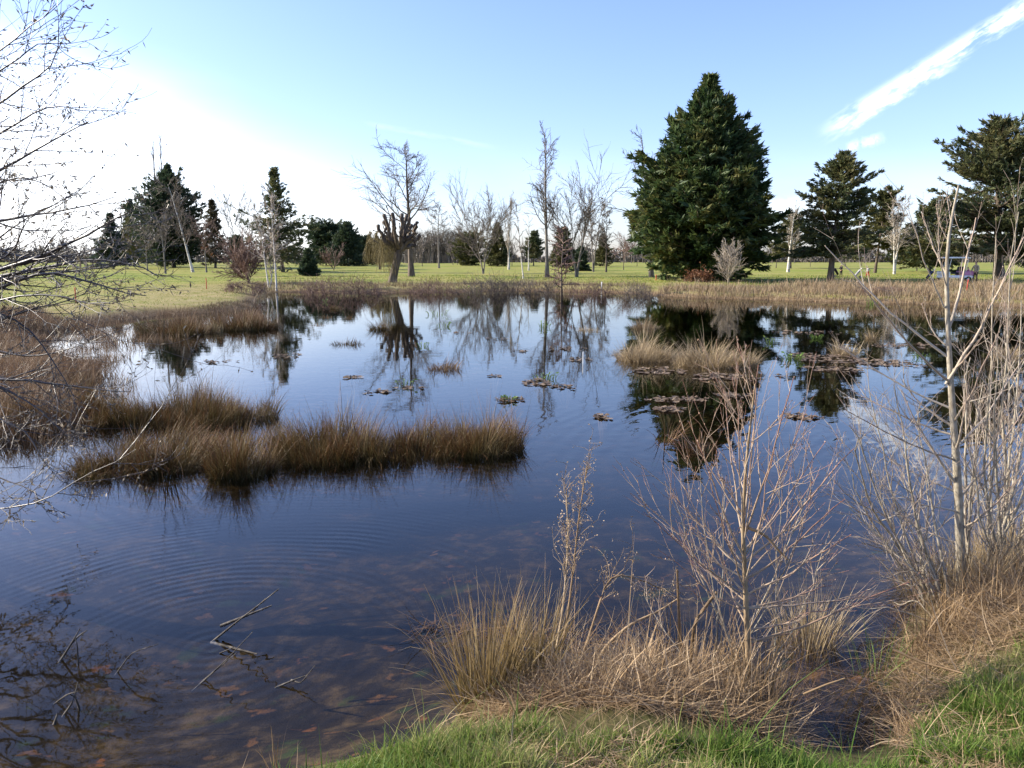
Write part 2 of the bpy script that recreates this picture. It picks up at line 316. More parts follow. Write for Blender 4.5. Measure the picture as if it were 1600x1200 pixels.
# ------------------------------------------------------------------ water
def build_water():
    x0, y0 = POLY.min(0)-.4; x1, y1 = POLY.max(0)+.4
    D = -1.6
    c = np.array([(x0,y0,0),(x1,y0,0),(x1,y1,0),(x0,y1,0),(x0,y0,D),(x1,y0,D),(x1,y1,D),(x0,y1,D)], float)
    Q = np.array([(0,1,2,3),(7,6,5,4),(0,4,5,1),(1,5,6,2),(2,6,7,3),(3,7,4,0)])
    mb = MB(); mb.add(c, Q, 0., 0.)
    m, nt = newmat('pond_water'); N = nt.nodes.new; L = nt.links.new
    geo = N('ShaderNodeNewGeometry')
    def mth(op, a, b=0.):
        x = N('ShaderNodeMath'); x.operation = op
        for i, q in enumerate((a, b)):
            if isinstance(q, (int, float)): x.inputs[i].default_value = q
            else: L(q, x.inputs[i])
        return x.outputs[0]
    def noise(scale, detail, vec):
        n = N('ShaderNodeTexNoise'); n.inputs['Scale'].default_value = scale; n.inputs['Detail'].default_value = detail; L(vec, n.inputs['Vector']); return n.outputs[0]
    def mapped(loc=(0,0,0), sc=(1,1,1), rot=0.):
        q = N('ShaderNodeMapping'); q.vector_type = 'TEXTURE'; q.inputs['Location'].default_value = loc; q.inputs['Rotation'].default_value = (0,0,rot); q.inputs['Scale'].default_value = sc
        L(geo.outputs['Position'], q.inputs[0]); return q.outputs[0]
    def blob(cx, cy, rx, ry):
        v = N('ShaderNodeVectorMath'); v.operation = 'LENGTH'; L(mapped((cx,cy,0), (rx,ry,1e3)), v.inputs[0])
        r = N('ShaderNodeMapRange'); r.interpolation_type = 'SMOOTHSTEP'; L(v.outputs['Value'], r.inputs[0])
        for i, q in enumerate((.3, 1., 1., 0.)): r.inputs[i+1].default_value = q
        return r.outputs[0]
    base = mth('MULTIPLY', noise(1.0, 3, mapped(sc=(1.4, .5, 1), rot=.25)), .0014)
    fine = mth('MULTIPLY', noise(1.0, 2, mapped(sc=(.22, .09, 1), rot=.3)), .00016)
    h = mth('ADD', base, fine)
    def rings(cx, cy, lam, amp, ex, ey, erx, ery, wobble=.25):
        w = N('ShaderNodeTexWave'); w.wave_type = 'RINGS'; w.rings_direction = 'Z'; w.wave_profile = 'SIN'
        w.inputs['Scale'].default_value = 1.0; w.inputs['Distortion'].default_value = 7.0; w.inputs['Detail'].default_value = 2; w.inputs['Detail Scale'].default_value = wobble
        k = lam*20/(2*PI)
        L(mapped((cx,cy,0), (k,k,1)), w.inputs['Vector'])
        nz = N('ShaderNodeMapRange'); L(noise(1.0, 3, mapped(sc=(.9, .7, 1), rot=cx)), nz.inputs[0]); nz.inputs[1].default_value = .38; nz.inputs[2].default_value = .62
        return mth('MULTIPLY', mth('MULTIPLY', mth('MULTIPLY', w.outputs['Fac'], blob(ex, ey, erx, ery)), nz.outputs[0]), amp*1.5)
    a1 = at(330, 1015); h = mth('ADD', h, rings(a1[0], a1[1], .085, .00056, a1[0]-.3, a1[1]+.5, 2.7, 2.9))
    a2 = at(80, 900);  h = mth('ADD', h, rings(-6.0, 3.0, .11, .0005, a2[0], a2[1], 2.2, 2.0))
    a3 = at(1420, 740); h = mth('ADD', h, rings(7.5, 5.2, .17, .0018, a3[0], a3[1], 2.2, 2.6))
    a4 = at(1090, 690); h = mth('ADD', h, rings(9.0, 6.0, .24, .0013, a4[0], a4[1], 3.2, 3.6))
    bp = N('ShaderNodeBump'); bp.inputs['Strength'].default_value = 1.; bp.inputs['Distance'].default_value = 1.; L(h, bp.inputs['Height'])
    dt = N('ShaderNodeVectorMath'); dt.operation = 'DOT_PRODUCT'; L(geo.outputs['Incoming'], dt.inputs[0]); L(bp.outputs[0], dt.inputs[1])
    om = mth('SUBTRACT', 1., mth('MINIMUM', mth('ABSOLUTE', dt.outputs['Value']), 1.)); fr_out = mth('ADD', mth('MULTIPLY', mth('POWER', om, 4.6), .98), .02)
    gl = N('ShaderNodeBsdfGlossy'); gl.inputs['Roughness'].default_value = .02; L(bp.outputs[0], gl.inputs['Normal'])
    tr = N('ShaderNodeBsdfTransparent'); tr.inputs[0].default_value = (.9,.9,.9,1)
    mx = N('ShaderNodeMixShader'); L(fr_out, mx.inputs[0]); L(tr.outputs[0], mx.inputs[1]); L(gl.outputs[0], mx.inputs[2])
    va = N('ShaderNodeVolumeAbsorption'); va.inputs[0].default_value = (.56,.52,.40,1); va.inputs[1].default_value = .9
    o = N('ShaderNodeOutputMaterial'); L(mx.outputs[0], o.inputs[0]); L(va.outputs[0], o.inputs[1])
    w = mb.build('water', m, smooth=False); w['kind'] = 'structure'
build_water()

# ------------------------------------------------------------------ branching
def interp(P, t):
    B, n, _ = P.shape; f = t*(n-1); i = np.clip(f.astype(int), 0, n-2); u = f-i; b = np.arange(B)[:, None]
    return P[b, i]*(1-u)[..., None]+P[b, i+1]*u[..., None], nrm(P[b, i+1]-P[b, i])
def grow(P, Rr, m, t0, t1, ang, length, up=0.1, wig=0.12, n=5, rmul=.6, rmin=.004, shape=.5, angj=.25, lenj=.3, flat=0.0):
    """m children on every parent polyline: returns their polylines and radii."""
    B, pn, _ = P.shape
    t = t0+(t1-t0)*(np.arange(m)[None]+rng.random((B, m)))/m
    pos, T = interp(P, t)
    f = t*(pn-1); i = np.clip(f.astype(int), 0, pn-2); u = f-i; b = np.arange(B)[:, None]
    pr = Rr[b, i]*(1-u)+Rr[b, i+1]*u
    N_ = nrm(np.cross(T, rng.normal(size=T.shape)))
    if flat: N_ = nrm(N_*np.array([1, 1, 1-flat]))
    a = ang+rng.normal(0, angj, t.shape)
    D = nrm(np.cos(a)[..., None]*T+np.sin(a)[..., None]*N_)
    ln = np.broadcast_to(np.asarray(length, float).reshape(-1, 1) if np.ndim(length) else length, (B, m))*(1-shape*t)*np.exp(rng.normal(0, lenj, t.shape))
    pos = pos.reshape(-1, 3); D = D.reshape(-1, 3); ln = ln.ravel(); pr = pr.ravel()
    pts = [pos]
    for k in range(n-1):
        D = nrm(D+up*np.array([0, 0, 1.])+rng.normal(0, wig, D.shape))
        pts.append(pts[-1]+D*(ln/(n-1))[:, None])
    C = np.stack(pts, 1)
    r0 = np.maximum(pr*rmul, rmin*1.2)
    CR = np.maximum(r0[:, None]*(1-.8*np.linspace(0, 1, n))[None], rmin*.6)
    return C, CR, ln
def path(pts, n):
    pts = np.array(pts, float); d = np.r_[0, np.cumsum(np.linalg.norm(np.diff(pts, axis=0), axis=1))]; s = np.linspace(0, d[-1], n)
    out = np.stack([np.interp(s, d, pts[:, k]) for k in range(3)], -1)
    if n > 6:
        k = np.array([.25, .5, .25]); q = out.copy()
        q[1:-1] = out[:-2]*.25+out[1:-1]*.5+out[2:]*.25; out = q
    return out

def dist_from_base(by): return 2.1/((by-408)/1200+.007)
def place(px, by=None, d=None):
    if d is None: d = dist_from_base(by)
    x = (px-800)/F*d/cp*1.0
    x = ray(px, 430)[0]/ray(px, 430)[1]*d
    return x, d, zt(x, d)
def height(py, d, z0):
    r = ray(800, py); return CAMZ+r[2]/r[1]*d-z0

BARE = {
 # style: trunk fraction, first-branch start, child counts, angles, lengths (of H), up-curve
 'vase':   dict(tf=.55, t0=.25, m=(13, 10, 7), ang=(.55, .5, .5), ln=(.58, .22, .10), up=(.09, .05, .03)),
 'round':  dict(tf=.85, t0=.35, m=(16, 9, 6), ang=(.9, .65, .6), ln=(.36, .16, .08), up=(.06, .03, .0)),
 'birch':  dict(tf=.97, t0=.28, m=(28, 10, 6), ang=(.75, .6, .6), ln=(.26, .10, .055), up=(.09, .0, -.06)),
 'poplar': dict(tf=.95, t0=.12, m=(34, 8, 4), ang=(.38, .3, .3), ln=(.22, .10, .06), up=(.25, .2, .1)),
 'larch':  dict(tf=.98, t0=.22, m=(40, 8, 3), ang=(1.25, .6, .5), ln=(.34, .10, .05), up=(.03, .02, .0)),
 'tall':   dict(tf=.92, t0=.36, m=(20, 10, 7), ang=(1.0, .65, .6), ln=(.33, .14, .08), up=(.07, .02, -.02)),
 'bush':   dict(tf=.6, t0=.05, m=(22, 8, 5), ang=(.6, .5, .5), ln=(.55, .22, .10), up=(.08, .03, .0)),
}
def bare_tree(name, label, cat, px, by, ty, w, style, tm, km, group, lean=0, d=None, tr=None, stems=1, dens=1., leaf=None, rmin=.020):
    x, y, z = place(px, by, d); H = height(ty, y, z); W = w/F*y
    S = BARE[style]; root = thing(name, label, cat, (x, y, z-.03), group)
    tr = tr or max(.05, H*.014)
    tb = MB(); cb = MB()
    Ps = []; Rs = []
    for k in range(stems):
        n = 9; u = np.linspace(0, 1, n); th = S['tf']*H*(1 if k == 0 else random.uniform(.75, .95))
        off = (0, 0) if stems == 1 else (math.cos(k*6.28/stems+.4)*W*.22, math.sin(k*6.28/stems+.4)*W*.22)
        P = np.stack([u*lean/F*y+off[0]*u**1.2+np.cumsum(rng.normal(0, .006*H, n))*u, off[1]*u+np.cumsum(rng.normal(0, .006*H, n))*u, u*th], -1)
        Ps.append(P); Rs.append(tr*(1 if stems == 1 else .7)*(1-.86*u**.9)*(1+.35*np.exp(-u*14)))
    P = np.stack(Ps); Rr = np.stack(Rs)
    tb.tubes(P, Rr, 7)
    m = [max(2, int(round(q*dens))) for q in S['m']]
    wid = W/(2*S['ln'][0]*H*math.sin(S['ang'][0])*.9)     # widen limbs to the photographed crown
    wid = min(max(wid, .5), 2.2)
    c1, r1, l1 = grow(P, Rr, m[0], S['t0'], .99, S['ang'][0], S['ln'][0]*H*wid, S['up'][0], .13, 6, .5, rmin*1.3, .6 if style != 'vase' else .35)
    cb.tubes(c1, r1, 5)
    c2, r2, l2 = grow(c1, r1, m[1], .2, 1., S['ang'][1], l1*.42, S['up'][1], .14, 5, .6, rmin, .5)
    cb.tubes(c2, r2, 3)
    c3, r3, l3 = grow(c2, r2, m[2], .15, 1., S['ang'][2], l2*.5, S['up'][2], .15, 4, .7, rmin*.75, .4)
    cb.tubes(c3, r3, 3)
    tb.build('trunk', M[tm], root); cb.build('crown', M[km], root)
    if leaf:
        lb = MB(); sel = c3[rng.random(len(c3)) < leaf[1]][:, -1]
        if len(leaf) > 2: sel = sel[sel[:, 2] < leaf[2]*H]
        sel = np.repeat(sel, 3, 0)+rng.normal(0, .08, (len(sel)*3, 3))
        lb.leaves(sel, rng.normal(size=sel.shape)+[0, 0, -.6], .22, .14); lb.build('dry_foliage', M[leaf[0]], root)
    return root

def limbs_conifer(name, label, cat, px, by, ty, w, prof, mat, group, d=None, nl=260, elev=(-.1, .5), spray=.55, per=12, k=5, trunk='bark', tr=None, lean=0, bare=0.0, gap=0.0, lob=1.0, plate=0, droop=0.0, thick=.33, sprw=.26, wj=.18):
    """conifer: trunk, limbs whose length follows the profile prof(u) (u = 0 base of crown .. 1 top), foliage sprays along the limbs."""
    x, y, z = place(px, by, d); H = height(ty, y, z); W = w/F*y/2
    root = thing(name, label, cat, (x, y, z-.03), group)
    tr = tr or H*.017
    n = 10; u = np.linspace(0, 1, n)
    T = np.stack([u*lean/F*y+.006*H*np.sin(u*5+px), .006*H*np.cos(u*4+px), u*H*.985], -1)
    tb = MB(); tb.tubes(T, tr*(1-.93*u)*(1+.3*np.exp(-u*14)), 8)
    if plate:
        lev = (np.arange(plate)+rng.uniform(.1, .9, plate))/plate; uu = np.clip(lev[rng.integers(0, plate, nl)]+rng.normal(0, .012, nl), 0, .995)
    else: uu = rng.random(nl)**.85
    hz = bare+(1-bare)*uu
    azp = rng.uniform(0, 2*PI, nl)
    rr = np.array([prof(q) for q in uu])*W
    rr = rr*(1+lob*(.16*np.sin(azp*2+uu*9+px)+.12*np.sin(azp*3-uu*17+px*2)))     # lopsided, lobed outline
    rr = rr*np.exp(rng.normal(-.04, wj, nl))
    if gap: keep = np.sin(azp*2.3+hz*23+px)+np.sin(azp*1.1-hz*31)+rng.normal(0, .5, nl) > -1.7+gap; uu, hz, azp, rr = uu[keep], hz[keep], azp[keep], rr[keep]
    nl = len(uu)
    el = elev[0]+(elev[1]-elev[0])*np.minimum(uu*1.3, 1)+rng.normal(0, .12, nl)
    pos = np.stack([np.interp(hz*.985, u*.985, T[:, 0]), np.interp(hz*.985, u*.985, T[:, 1]), hz*H*.985], -1)
    D = np.stack([np.cos(azp)*np.cos(el), np.sin(azp)*np.cos(el), np.sin(el)], -1)
    m = 5; s = np.linspace(0, 1, m)
    L = rr/np.maximum(np.cos(el), .5)
    P = pos[:, None]+D[:, None]*(L[:, None]*s[None])[..., None]
    P[..., 2] += (-droop*L[:, None]*s[None]**2+.10*L[:, None]*s[None]**3)
    Rl = np.maximum(tr*.22*(1-.8*s)[None]*(L/W)[:, None], .012)
    tb.tubes(P, Rl, 4)
    # sprays
    cnt = np.maximum(3, (per*np.clip(L/W, .2, 1.2)).astype(int))
    li = np.repeat(np.arange(nl), cnt)
    sp = 1-(rng.random(len(li))**1.6)*.85
    f = sp*(m-1); i0 = np.clip(f.astype(int), 0, m-2); q = (f-i0)[:, None]
    C = P[li, i0]*(1-q)+P[li, i0+1]*q
    side = np.cross(D[li], [0, 0, 1.0]); sg = rng.normal(0, 1, len(li))
    lat = (L[li]*(1-sp*.7)*thick+spray*.25)
    C = C+side*(sg*lat*.6)[:, None]+rng.normal(0, .12*spray, C.shape)
    Dir = nrm(D[li]*(.9)+side*(sg*.55)[:, None]+rng.normal(0, .25, C.shape)+np.array([0, 0, .12]))
    clump = np.clip(.5+.28*np.sin(C[:, 0]*1.3+px)*np.cos(C[:, 2]*1.1)+rng.normal(0, .2, len(C)), 0, 1)
    N_ = len(C)
    Pk = np.repeat(C, k, 0)+rng.normal(0, spray*.16, (N_*k, 3))
    Dk = np.repeat(Dir, k, 0)+rng.normal(0, .38, (N_*k, 3))
    Lk = spray*np.exp(rng.normal(0, .3, N_*k))
    fb = MB(); fb.leaves(Pk-nrm(Dk)*(Lk*.35)[:, None], Dk, Lk, Lk*sprw, np.clip(np.repeat(clump, k)+rng.normal(0, .1, N_*k), 0, 1), flat=.35)
    tb.build('trunk', M[trunk], root); fb.build('crown', M[mat], root)
    return root

cone = lambda u: (1-u)**.85*.97+.03
def cyp(u): return max(.035, min(1.0, .55+2.4*u, 1.36*(1-u)**1.12))
def pinep(u): return (.75+.25*math.sin(min(1, u*2.6)*PI*.5))*(1-u)**.72*1.18*.96+.04
def raggedp(u): return max(.07, (1-u)**1.0*(0.95 if u < .40 else .62)+.03)
def ovalp(u): return math.sqrt(max(0.02, 1-(2*u-.85)**2/1.4))

CON = 'conifers standing on the golf course'
BAR = 'bare trees standing on the golf course'
# ---- the big cypress and the other evergreens
def big_cypress():
    return limbs_conifer('cypress_tree', 'huge dark green cone-shaped cypress by the far shore, the largest tree', 'tree', 1096, 437.5, 117, 226, cyp, 'cypress', CON,
                  nl=1900, elev=(-.05, .55), spray=.52, per=26, k=6, tr=.38, bare=.02, gap=.55, sprw=.26, wj=.11, lob=.45, thick=.20)
big_cypress()
limbs_conifer('cypress_tree', 'dark conical evergreen behind the leaning birch at left', 'tree', 272, 419, 258, 112, cyp, 'darkcon', CON, nl=992, elev=(.05, .7), spray=0.59, per=16, k=5, bare=.02, gap=.35)
limbs_conifer('conifer_tree', 'ragged dark conifer, leftmost evergreen beyond the left lawn', 'tree', 178, 421, 333, 64, raggedp, 'darkcon', CON, nl=416, elev=(-.1, .4), spray=0.46, per=12, bare=.06, gap=.4)
limbs_conifer('conifer_tree', 'grey-green conifer tip rising behind the yellow shrub at left', 'tree', 212, 415, 312, 50, cone, 'darkcon', CON, nl=352, spray=0.56, per=12, bare=.06)
limbs_conifer('spruce_tree', 'thin grey-brown spruce right of the dark left cypress', 'tree', 338, 420, 312, 44, cone, 'brownc', CON, nl=320, spray=0.43, per=10, bare=.05, gap=.6)
limbs_conifer('conifer_tree', 'narrow dark green little conifer among bare bushes left of the birches', 'tree', 373, 431, 376, 17, ovalp, 'darkcon', CON, nl=272, spray=0.30, per=10, bare=.02, elev=(.5, 1.0))
limbs_conifer('pine_tree', 'tall narrow pine with a spire top behind the white birches', 'tree', 443, 425, 262, 104, raggedp, 'pine', CON, nl=520, elev=(-.1, .5), spray=.40, per=15, k=6, bare=.10, gap=.8, wj=.34, thick=.28, lean=-9)
limbs_conifer('spruce_tree', 'small dense dark spruce on the lawn right of the birches', 'tree', 483, 431, 389, 25, cone, 'darkcon', CON, nl=352, spray=0.30, per=13, bare=.03)
limbs_conifer('pine_tree', 'round-topped blue-green pine, left of a close pair', 'tree', 510, 415, 355, 52, ovalp, 'darkcon', CON, nl=384, spray=0.59, per=13, bare=.10)
limbs_conifer('spruce_tree', 'dark pointed spruce, right of a close pair left of the willow', 'tree', 544, 416, 348, 62, cone, 'darkcon', CON, nl=448, spray=0.56, per=14, bare=.03)
limbs_conifer('conifer_tree', 'low dark evergreen just left of the weeping willow', 'tree', 572, 414, 372, 30, ovalp, 'darkcon', CON, nl=240, spray=0.56, per=12, bare=.05)
limbs_conifer('conifer_tree', 'olive-brown conifer left of the vase-shaped bare tree', 'tree', 733, 415, 371, 40, ovalp, 'olive', CON, nl=288, spray=0.50, per=12, bare=.03)
limbs_conifer('conifer_tree', 'brownish conifer behind the vase-shaped bare tree', 'tree', 778, 416, 350, 38, cone, 'olive', CON, nl=352, spray=0.50, per=12, bare=.03)
limbs_conifer('pine_tree', 'small dark pine left of the tallest bare tree', 'tree', 834, 415, 361, 28, pinep, 'pine', CON, nl=224, spray=0.46, per=12, bare=.22, gap=.5)
limbs_conifer('conifer_tree', 'broad brown-green conifer behind the young larch', 'tree', 880, 418, 355, 42, cone, 'olive', CON, nl=384, spray=0.46, per=12, bare=.03)
limbs_conifer('spruce_tree', 'squat dark spruce right of the young larch', 'tree', 908, 423, 386, 24, cone, 'darkcon', CON, nl=288, spray=0.34, per=12, bare=.02)
limbs_conifer('conifer_tree', 'pointed olive conifer left of the huge cypress', 'tree', 942, 416, 366, 30, cone, 'olive', CON, nl=256, spray=0.43, per=12, bare=.03)
limbs_conifer('pine_tree', 'pale olive pine behind the white birch right of the cypress', 'tree', 1234, 420, 334, 66, pinep, 'olive', CON, nl=212, spray=0.56, per=14, bare=.22, gap=.5)
limbs_conifer('pine_tree', 'dark pine with a bare lower trunk right of the huge cypress', 'tree', 1298, 441, 236, 112, pinep, 'pine', CON, nl=416, elev=(-.15, .45), spray=0.31, per=22, k=7, bare=.22, gap=.75, plate=22, thick=.22, sprw=.22, lean=8, tr=.26)
limbs_conifer('pine_tree', 'olive pine leaning right behind the forked white birch', 'tree', 1366, 427, 292, 70, pinep, 'olive', CON, nl=256, spray=0.41, per=18, k=6, bare=.28, gap=.9, plate=15, lean=12)
limbs_conifer('pine_tree', 'low spreading olive pine left of the golf buggy', 'tree', 1432, 425, 372, 74, ovalp, 'olive', CON, nl=224, spray=0.43, per=16, k=6, bare=.24, gap=.4)
limbs_conifer('pine_tree', 'dark pine behind, left of the big right pine', 'tree', 1452, 428, 312, 80, pinep, 'pine', CON, nl=240, spray=0.43, per=17, k=6, bare=.12, gap=.4, plate=20)
limbs_conifer('pine_tree', 'big spreading pine at the right edge of the view', 'tree', 1562, 438, 184, 190, pinep, 'pine', CON, nl=614, elev=(-.12, .42), spray=0.36, per=27, k=7, bare=.17, gap=.6, plate=20, thick=.22, sprw=.22, tr=.40, lean=-26)
limbs_conifer('pine_tree', 'pine partly cut off by the right edge, behind the big one', 'tree', 1622, 430, 300, 90, pinep, 'pine', CON, nl=230, spray=0.46, per=16, k=6, bare=.15, gap=.4)

# ---- bare trees
bare_tree('poplar_tree', 'tall thin bare poplar rising behind the dark left cypress', 'tree', 248, 413, 208, 22, 'poplar', 'greybark', 'twig', BAR, dens=.8, d=170)
bare_tree('poplar_tree', 'second thin poplar top just right, behind the dark left cypress', 'tree', 262, 413, 205, 22, 'poplar', 'greybark', 'twig', BAR, dens=.8, d=175)
bare_tree('birch_tree', 'leaning pale birch in front of the dark left cypress', 'tree', 302, 426, 283, 60, 'birch', 'birch', 'twig', BAR, lean=-26)
bare_tree('bare_tree', 'small grey bare tree in front of the dark cypress, left', 'tree', 259, 428, 325, 72, 'round', 'greybark', 'twig', BAR)
bare_tree('bare_tree', 'small bare tree with a few rust leaves right of the leaning birch', 'tree', 323, 426, 336, 72, 'round', 'greybark', 'redtwig', BAR, leaf=('rust', .10, .5))
bare_tree('bare_tree', 'low grey bare tree in front of the yellow shrub', 'tree', 231, 424, 345, 50, 'round', 'greybark', 'twig', BAR)
bare_tree('bare_tree', 'bare grey tree behind the narrow little conifer', 'tree', 368, 419, 286, 66, 'vase', 'greybark', 'twig', BAR, dens=1.0)
bare_tree('bare_tree', 'twiggy bare tree just left of the birches', 'tree', 395, 418, 318, 56, 'vase', 'greybark', 'twig', BAR)
bare_tree('birch_tree', 'straight white birch at the water edge, in front of the tall pine', 'tree', 431, 447, 300, 50, 'birch', 'birch', 'paletwig', BAR, dens=.8, tr=.065)
bare_tree('birch_tree', 'thin second birch stem left of the straight white birch', 'tree', 419, 446, 330, 44, 'birch', 'birch', 'paletwig', BAR, dens=.6, lean=-11, tr=.06)
bare_tree('birch_tree', 'short leaning birch stem between the two taller white stems', 'tree', 421, 446, 398, 28, 'birch', 'birch', 'paletwig', BAR, dens=.4, lean=9, tr=.05)
bare_tree('bare_tree', 'tall domed bare tree behind the pollarded willow', 'tree', 643, 431, 222, 118, 'tall', 'bark', 'twig', BAR, lean=-10, tr=.30, dens=1.1)
bare_tree('bare_tree', 'slim bare tree right of the pollarded willow', 'tree', 686, 419, 313, 46, 'tall', 'greybark', 'twig', BAR)
bare_tree('bare_tree', 'vase-shaped bare tree with many upright limbs in mid shore', 'tree', 755, 427, 296, 66, 'vase', 'greybark', 'twig', BAR, dens=1.1, stems=2)
bare_tree('poplar_tree', 'pale narrow poplar right of the vase-shaped tree', 'tree', 795, 421, 308, 22, 'poplar', 'birch', 'paletwig', BAR, dens=.8)
bare_tree('birch_tree', 'very thin leaning birch by the bank in the middle', 'tree', 818, 436, 318, 22, 'birch', 'birch', 'twig', BAR, dens=.5, lean=-12, tr=.06)
bare_tree('birch_tree', 'short thin white birch behind the leaning one', 'tree', 826, 422, 335, 18, 'birch', 'birch', 'twig', BAR, dens=.4, tr=.10)
bare_tree('bare_tree', 'tallest slender bare tree in mid shore with a spire top', 'tree', 855, 432, 212, 78, 'birch', 'greybark', 'twig', BAR, lean=-5, tr=.19, dens=.9)
bare_tree('larch_tree', 'young bare larch with level branches on the far bank edge', 'tree', 878, 452, 350, 50, 'larch', 'bark', 'redtwig', BAR, tr=.085)
bare_tree('bare_tree', 'wide forked bare tree right of the spire-topped one', 'tree', 901, 432, 238, 92, 'vase', 'greybark', 'twig', BAR, dens=.95, tr=.20, stems=2)
bare_tree('bare_tree', 'slim bare tree right of the wide forked one', 'tree', 927, 425, 305, 46, 'tall', 'greybark', 'twig', BAR, stems=2)
bare_tree('bare_tree', 'straight bare tree left of the huge cypress', 'tree', 947, 425, 322, 38, 'tall', 'bark', 'twig', BAR)
bare_tree('bare_tree', 'small reddish bare tree near the left foot of the cypress', 'tree', 974, 422, 374, 52, 'round', 'bark', 'redtwig', BAR)
bare_tree('bare_tree', 'tall bare tree leaning out from behind the huge cypress', 'tree', 1018, 433, 192, 96, 'tall', 'greybark', 'twig', BAR, lean=-22, dens=.6, tr=.22)
bare_tree('bare_shrub', 'small pale bare shrub before the huge cypress', 'shrub', 1138, 443, 361, 38, 'bush', 'greybark', 'paletwig', BAR, tr=.05, stems=3, dens=.8)
bare_tree('birch_tree', 'white birch right of the huge cypress', 'tree', 1231, 426, 327, 42, 'birch', 'birch', 'paletwig', BAR, dens=.7, tr=.17)
bare_tree('birch_tree', 'forked white birch between the dark pine and the big pine', 'tree', 1397, 429, 306, 46, 'birch', 'birch', 'paletwig', BAR, dens=.8, tr=.17, stems=2)
bare_tree('bare_tree', 'brownish bare tree behind the golfers', 'tree', 1345, 416, 372, 56, 'round', 'bark', 'redtwig', BAR)
bare_tree('bare_tree', 'bare tree left of the white birch beside the cypress', 'tree', 1212, 419, 372, 30, 'round', 'bark', 'twig', BAR)
bare_tree('bare_shrub', 'reddish bare bush below the narrow little conifer', 'shrub', 388, 442, 388, 58, 'bush', 'bark', 'redtwig', BAR, tr=.05, stems=3)
bare_tree('bare_shrub', 'small brown bare bush left of the willow', 'shrub', 522, 422, 388, 32, 'bush', 'bark', 'redtwig', BAR, tr=.05, stems=2, dens=.7)

# ---- low rust-leaved shrub at the foot of the cypress
def rust_shrub():
    x, y, z = place(1092, 441.5); o = thing('rust_shrub', 'low shrub with rust-brown leaves at the foot of the huge cypress', 'shrub', (x, y, z))
    st = MB(); lf = MB()
    P = np.zeros((14, 2, 3)); a = rng.uniform(0, 6.28, 14); P[:, 1] = np.stack([np.cos(a)*.5, np.sin(a)*.3, np.full(14, .3)], -1)
    c, r, l = grow(P, np.full((14, 2), .02), 7, .2, 1, .6, .9, .05, .2, 5, .7, .008)
    st.tubes(P, np.full((14, 2), .02), 4); st.tubes(c, r, 3)
    s = np.repeat(c[:, 2:].reshape(-1, 3), 4, 0); s = s+rng.normal(0, .12, s.shape)
    lf.leaves(s, rng.normal(size=s.shape), .17, .10)
    st.build('stem', M['bark'], o); lf.build('foliage', M['rust'], o)
rust_shrub()

# ---- weeping willow and yellow shrub: hanging twigs
def weeping(name, label, px, by, ty, w, mat, n=420, fall=.75):
    x, y, z = place(px, by); H = height(ty, y, z); W = w/F*y/2
    o = thing(name, label, 'tree', (x, y, z-.03), BAR)
    tb = MB(); cb = MB()
    T = path([(0,0,0),(0,.05,H*.3),(.15,0,H*.55)], 7); tr = np.linspace(.22, .12, 7); tb.tubes(T, tr, 7)
    c, r, l = grow(T[None], tr[None], 14, .5, 1, .6, H*.42, .12, .12, 6, .5, .02, .2); tb.tubes(c, r, 4)
    k = n//len(c)
    t = rng.random((len(c), k))*.75+.25; pos, _ = interp(c, t); pos = pos.reshape(-1, 3)
    rad = np.hypot(pos[:, 0], pos[:, 1])+1e-6; out = pos*np.array([1, 1, 0])/rad[:, None]
    tgt = (W*(.55+.5*rng.random(len(pos))))
    m = 7; s = np.linspace(0, 1, m)[None, :, None]
    hor = (pos*[1, 1, 0])[:, None]*(1-s**.6)+(out*tgt[:, None])[:, None]*s**.6
    drop = pos[:, 2]*fall*(.5+.6*rng.random(len(pos)))
    zz = pos[:, 2][:, None]+.25*np.sin(s[..., 0]*PI)*1.0-drop[:, None]*s[..., 0]**1.8
    P = hor.copy(); P[..., 2] = np.maximum(zz, .25)
    P = np.repeat(P, 5, 0)+np.repeat(rng.normal(0, .28, (len(P)*5, 1, 3)), m, 1)*s
    P[..., 2] = np.maximum(P[..., 2], .2)
    cb.tubes(P, np.broadcast_to(np.linspace(.018, .009, m), P.shape[:2]), 3)
    tb.build('trunk', M['bark'], o); cb.build('crown', M[mat], o)
weeping('weeping_willow', 'weeping willow with yellow hanging twigs left of the pollard', 594, 421, 352, 48, 'willow', 260)
weeping('weeping_willow', 'yellow-green drooping tree in front of the leftmost evergreens', 204, 417, 330, 52, 'yellow', 380, .8)

